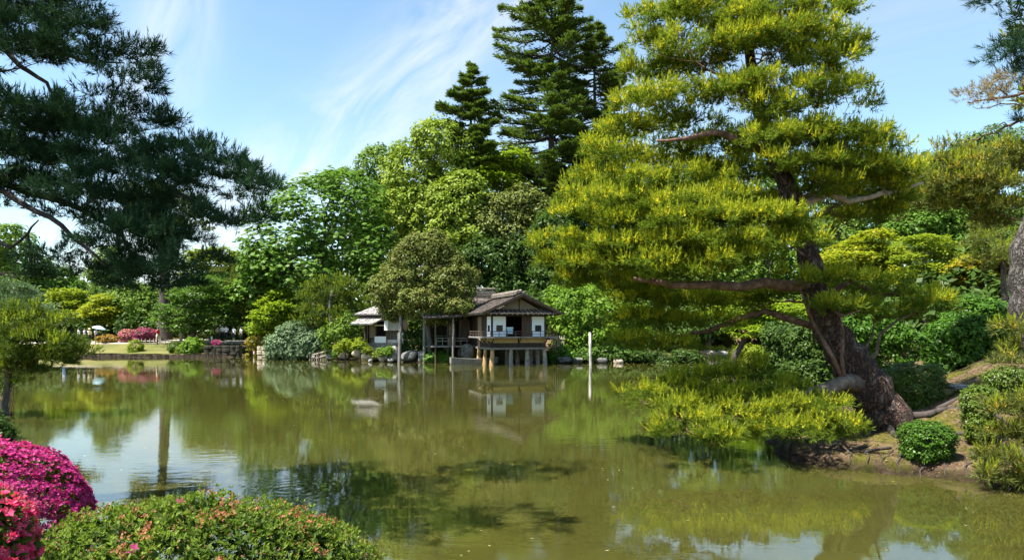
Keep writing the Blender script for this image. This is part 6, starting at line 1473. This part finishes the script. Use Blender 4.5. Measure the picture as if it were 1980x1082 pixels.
def petals(p, o, size, per=5, open_=.85):
    """open five-petalled flowers, each petal a pointed quad that tilts its own way"""
    n = len(p); t = tangent(o); b = np.cross(o, t); out = []
    for k in range(per):
        a = 2 * math.pi * k / per + rng.normal(size=n)[:, None] * .12
        r = t * np.cos(a) + b * np.sin(a); s = -t * np.sin(a) + b * np.cos(a)
        ax = norm(r + o * (open_ + rng.normal(size=n)[:, None] * .25)); w = size * .25
        tw = o * (rng.normal(size=n)[:, None] * size * .10)
        out.append(np.stack([p, p + ax * size * .45 + s * w + tw, p + ax * size * .5 + r * size * .28, p + ax * size * .45 - s * w - tw], 1))
    return np.concatenate(out).reshape(-1, 3)

STAM = leaf_mat('stamens', (.55, .25, .25), (.75, .45, .40), .2, .6, 3, .1)
def blossom_mesh(mat, size):
    p = petals(np.zeros((1, 3)), np.array([[0, 0, 1.0]]), size)
    me = bpy.data.meshes.new('blossom'); nf = len(p) // 4
    vs = [tuple(x) for x in p]; fs = [tuple(range(4 * i, 4 * i + 4)) for i in range(nf)]
    for k in range(5):
        a = k * 1.256 + .5; c = len(vs); d = (math.cos(a) * .006, math.sin(a) * .006)
        vs += [(0, 0, 0), (d[0] * 2 + .001, d[1] * 2, size * .55), (d[0] * 2 - .001, d[1] * 2 + .001, size * .55)]; fs.append((c, c + 1, c + 2))
    me.from_pydata(vs, [], fs); me.materials.append(mat); me.materials.append(STAM)
    me.polygons.foreach_set('material_index', [0] * nf + [1] * 5); return me

def put_blossoms(root, p, o, meshes):
    for i in range(len(p)):
        b = bpy.data.objects.new('blossom', random.choice(meshes)); col.objects.link(b); b.parent = root
        b.location = Vector(p[i]) - Vector(root.location)
        q = Vector(o[i]).to_track_quat('Z', 'Y'); e = q.to_euler(); b.rotation_euler = e
        b.rotation_euler.rotate_axis('Z', random.uniform(0, 6.28)); sc_ = random.uniform(.8, 1.15); b.scale = (sc_,) * 3

def stems(root, c, r, n, base):
    m = MB()
    for _ in range(n):
        d = rand_dir(1)[0]; d[2] = abs(d[2]) * .8 + .1
        e = np.asarray(c) + d * np.asarray(r) * .9
        m.tube(bend(base, e, .08, 5), [.016, .013, .010, .007, .004], 5)
    make('stems', m, bark_dark, root, True, off(root))

# green hedge in the middle foreground
hc = P(356, 1190, 4.35); hr = (1.30, 1.05, .70)
b0 = (hc[0], hc[1], gz(hc[0], hc[1]))
hedge = thing('azalea_bush', 'broad green azalea dome with withered orange blossoms at the bottom of the picture', 'azalea bush', b0)
stems(hedge, hc, hr, 40, np.array(b0))
p, o = dome_points(hc, np.asarray(hr) * .86, 1500, -.15)
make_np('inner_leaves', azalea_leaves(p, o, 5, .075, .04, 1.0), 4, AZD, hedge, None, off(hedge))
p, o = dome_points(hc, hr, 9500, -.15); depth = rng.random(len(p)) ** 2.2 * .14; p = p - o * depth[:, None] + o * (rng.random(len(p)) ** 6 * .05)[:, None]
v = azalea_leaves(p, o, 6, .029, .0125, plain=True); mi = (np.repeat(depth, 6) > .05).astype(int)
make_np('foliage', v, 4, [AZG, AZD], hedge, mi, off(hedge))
p, o = dome_points(hc, hr, 1500, -.1); cl = np.sin(p[:, 0] * 7.3 + 2) * np.sin(p[:, 1] * 6.1 + p[:, 0] * 3) + rng.normal(size=len(p)) * .45; k = cl > .62; p, o = p[k], o[k]
p = np.repeat(p, 5, 0) + rng.normal(size=(len(p) * 5, 3)) * .016; o = np.repeat(o, 5, 0)
q = petals(p + o * .022, norm(o + rng.normal(size=o.shape) * .9), .026, 3, .9)
p, o = dome_points(hc, hr, 1500, -.1); q = np.concatenate([q, petals(p + o * .018, norm(o + rng.normal(size=o.shape) * .9), .016, 2, .9)])
wf = make_np('withered_blossoms', q, 4, [WITH], hedge, None, off(hedge)); wf['kind'] = 'stuff'
p, o = dome_points(hc, hr, 60, .1); k = (o[:, 1] < .2); p, o = p[k][:10], o[k][:10]
put_blossoms(hedge, p, norm(o + np.array((0, -.4, .2))), [blossom_mesh(PINK, .05)])
# magenta dome behind it and the rose one close by
def flower_bush(label, c, r, n, size, mat, nmain, leafn):
    b0 = (c[0], c[1], gz(c[0], c[1])); root = thing('azalea_bush', label, 'azalea bush', b0)
    stems(root, c, r, 26, np.array(b0))
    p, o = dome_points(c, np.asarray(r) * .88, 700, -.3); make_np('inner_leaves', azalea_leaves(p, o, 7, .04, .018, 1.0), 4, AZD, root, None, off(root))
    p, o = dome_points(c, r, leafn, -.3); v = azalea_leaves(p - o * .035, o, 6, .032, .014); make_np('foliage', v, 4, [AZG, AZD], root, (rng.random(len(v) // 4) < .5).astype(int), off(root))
    p, o = dome_points(c, r, n, -.3); p = p + o * (rng.normal(size=len(p)) * .008)[:, None]
    up = norm(o + rng.normal(size=o.shape) * .38 + np.array((0, -.12, .2)))
    view = np.array((0, 0, EYE)) - p; facing = np.sum(norm(view) * o, -1)
    pxx = CX + F * p[:, 0] / p[:, 1]; score = facing - np.where(pxx < -5, 3, 0) - .12 * p[:, 1]
    order = np.argsort(-score); a, b = order[:nmain], order[nmain:]
    put_blossoms(root, p[a], up[a], [blossom_mesh(mat, size), blossom_mesh(mat, size * .9)])
    s = make_np('far_blossoms', petals(p[b], up[b], size * .95), 4, [mat], root, None, off(root)); s['kind'] = 'stuff'
    return root
flower_bush('magenta azalea dome in full flower at the left edge', P(-78, 1010, 4.7), (.80, .75, .55), 7800, .031, PINK, 298, 1000)
flower_bush('rose pink azalea close to the viewer with large open flowers at the left edge', P(-72, 1088, 2.75), (.225, .3, .31), 480, .040, PINKR, 285, 700)

# litter and small tufts on the pine bank
xy = np.stack([rng.uniform(6.2, 15, 14000), rng.uniform(12, 22, 14000)], -1); sd = pond_sd(xy[:, 0], xy[:, 1]); xy = xy[sd > .25]; k = len(xy)
c = np.stack([xy[:, 0], xy[:, 1], ground(xy[:, 0], xy[:, 1]) + .012], -1); up = norm(np.array((0, 0, 1.)) + rng.normal(size=(k, 3)) * .25)
LIT = leaf_mat('needle_litter', (.10, .06, .03), (.34, .23, .13), .1, .8, 2, .1)
tag(make_np('fallen_leaves', cards(c, tangent(up), up, rng.uniform(.03, .10, k), rng.uniform(.006, .025, k)), 4, LIT), kind='stuff')
xy = np.stack([rng.uniform(6.2, 19, 9000), rng.uniform(12, 30, 9000)], -1); sd = pond_sd(xy[:, 0], xy[:, 1])
cl = np.sin(xy[:, 0] * 1.9 + 1) * np.sin(xy[:, 1] * 1.6) + rng.normal(size=len(xy)) * .5; xy = xy[(sd > .12) & ((cl > .35) | (sd < .35))]; k = len(xy)
c = np.repeat(np.stack([xy[:, 0], xy[:, 1], ground(xy[:, 0], xy[:, 1])], -1), 7, 0); c[:, :2] += rng.normal(size=(len(c), 2)) * .04
ax = norm(np.array((0, 0, 1.)) + rng.normal(size=(len(c), 3)) * .5)
GR = leaf_mat('moss_grass', (.06, .085, .012), (.18, .19, .03), .3, .6, 1.5, .2)
tag(make_np('grass', cards(c, ax, tangent(ax), rng.uniform(.03, .10, len(c)), .011, .4), 4, GR), kind='stuff')

# a few leaves and specks of pollen afloat
k = 260; xy = np.stack([rng.uniform(-18, 14, k * 3), 7 + 46 * rng.random(k * 3) ** 1.6], -1); xy = xy[pond_sd(xy[:, 0], xy[:, 1]) < -.3][:k]; k = len(xy)
up = norm(np.array((0, 0, 1.)) + rng.normal(size=(k, 3)) * .03)
tag(make_np('floating_leaves', cards(np.column_stack([xy, np.full(k, .006)]), tangent(up), up, rng.uniform(.03, .09, k), rng.uniform(.015, .04, k)), 4, leaf_mat('floating_leaf', (.16, .13, .05), (.45, .42, .25), .1, .6, 3, .2)), kind='stuff')
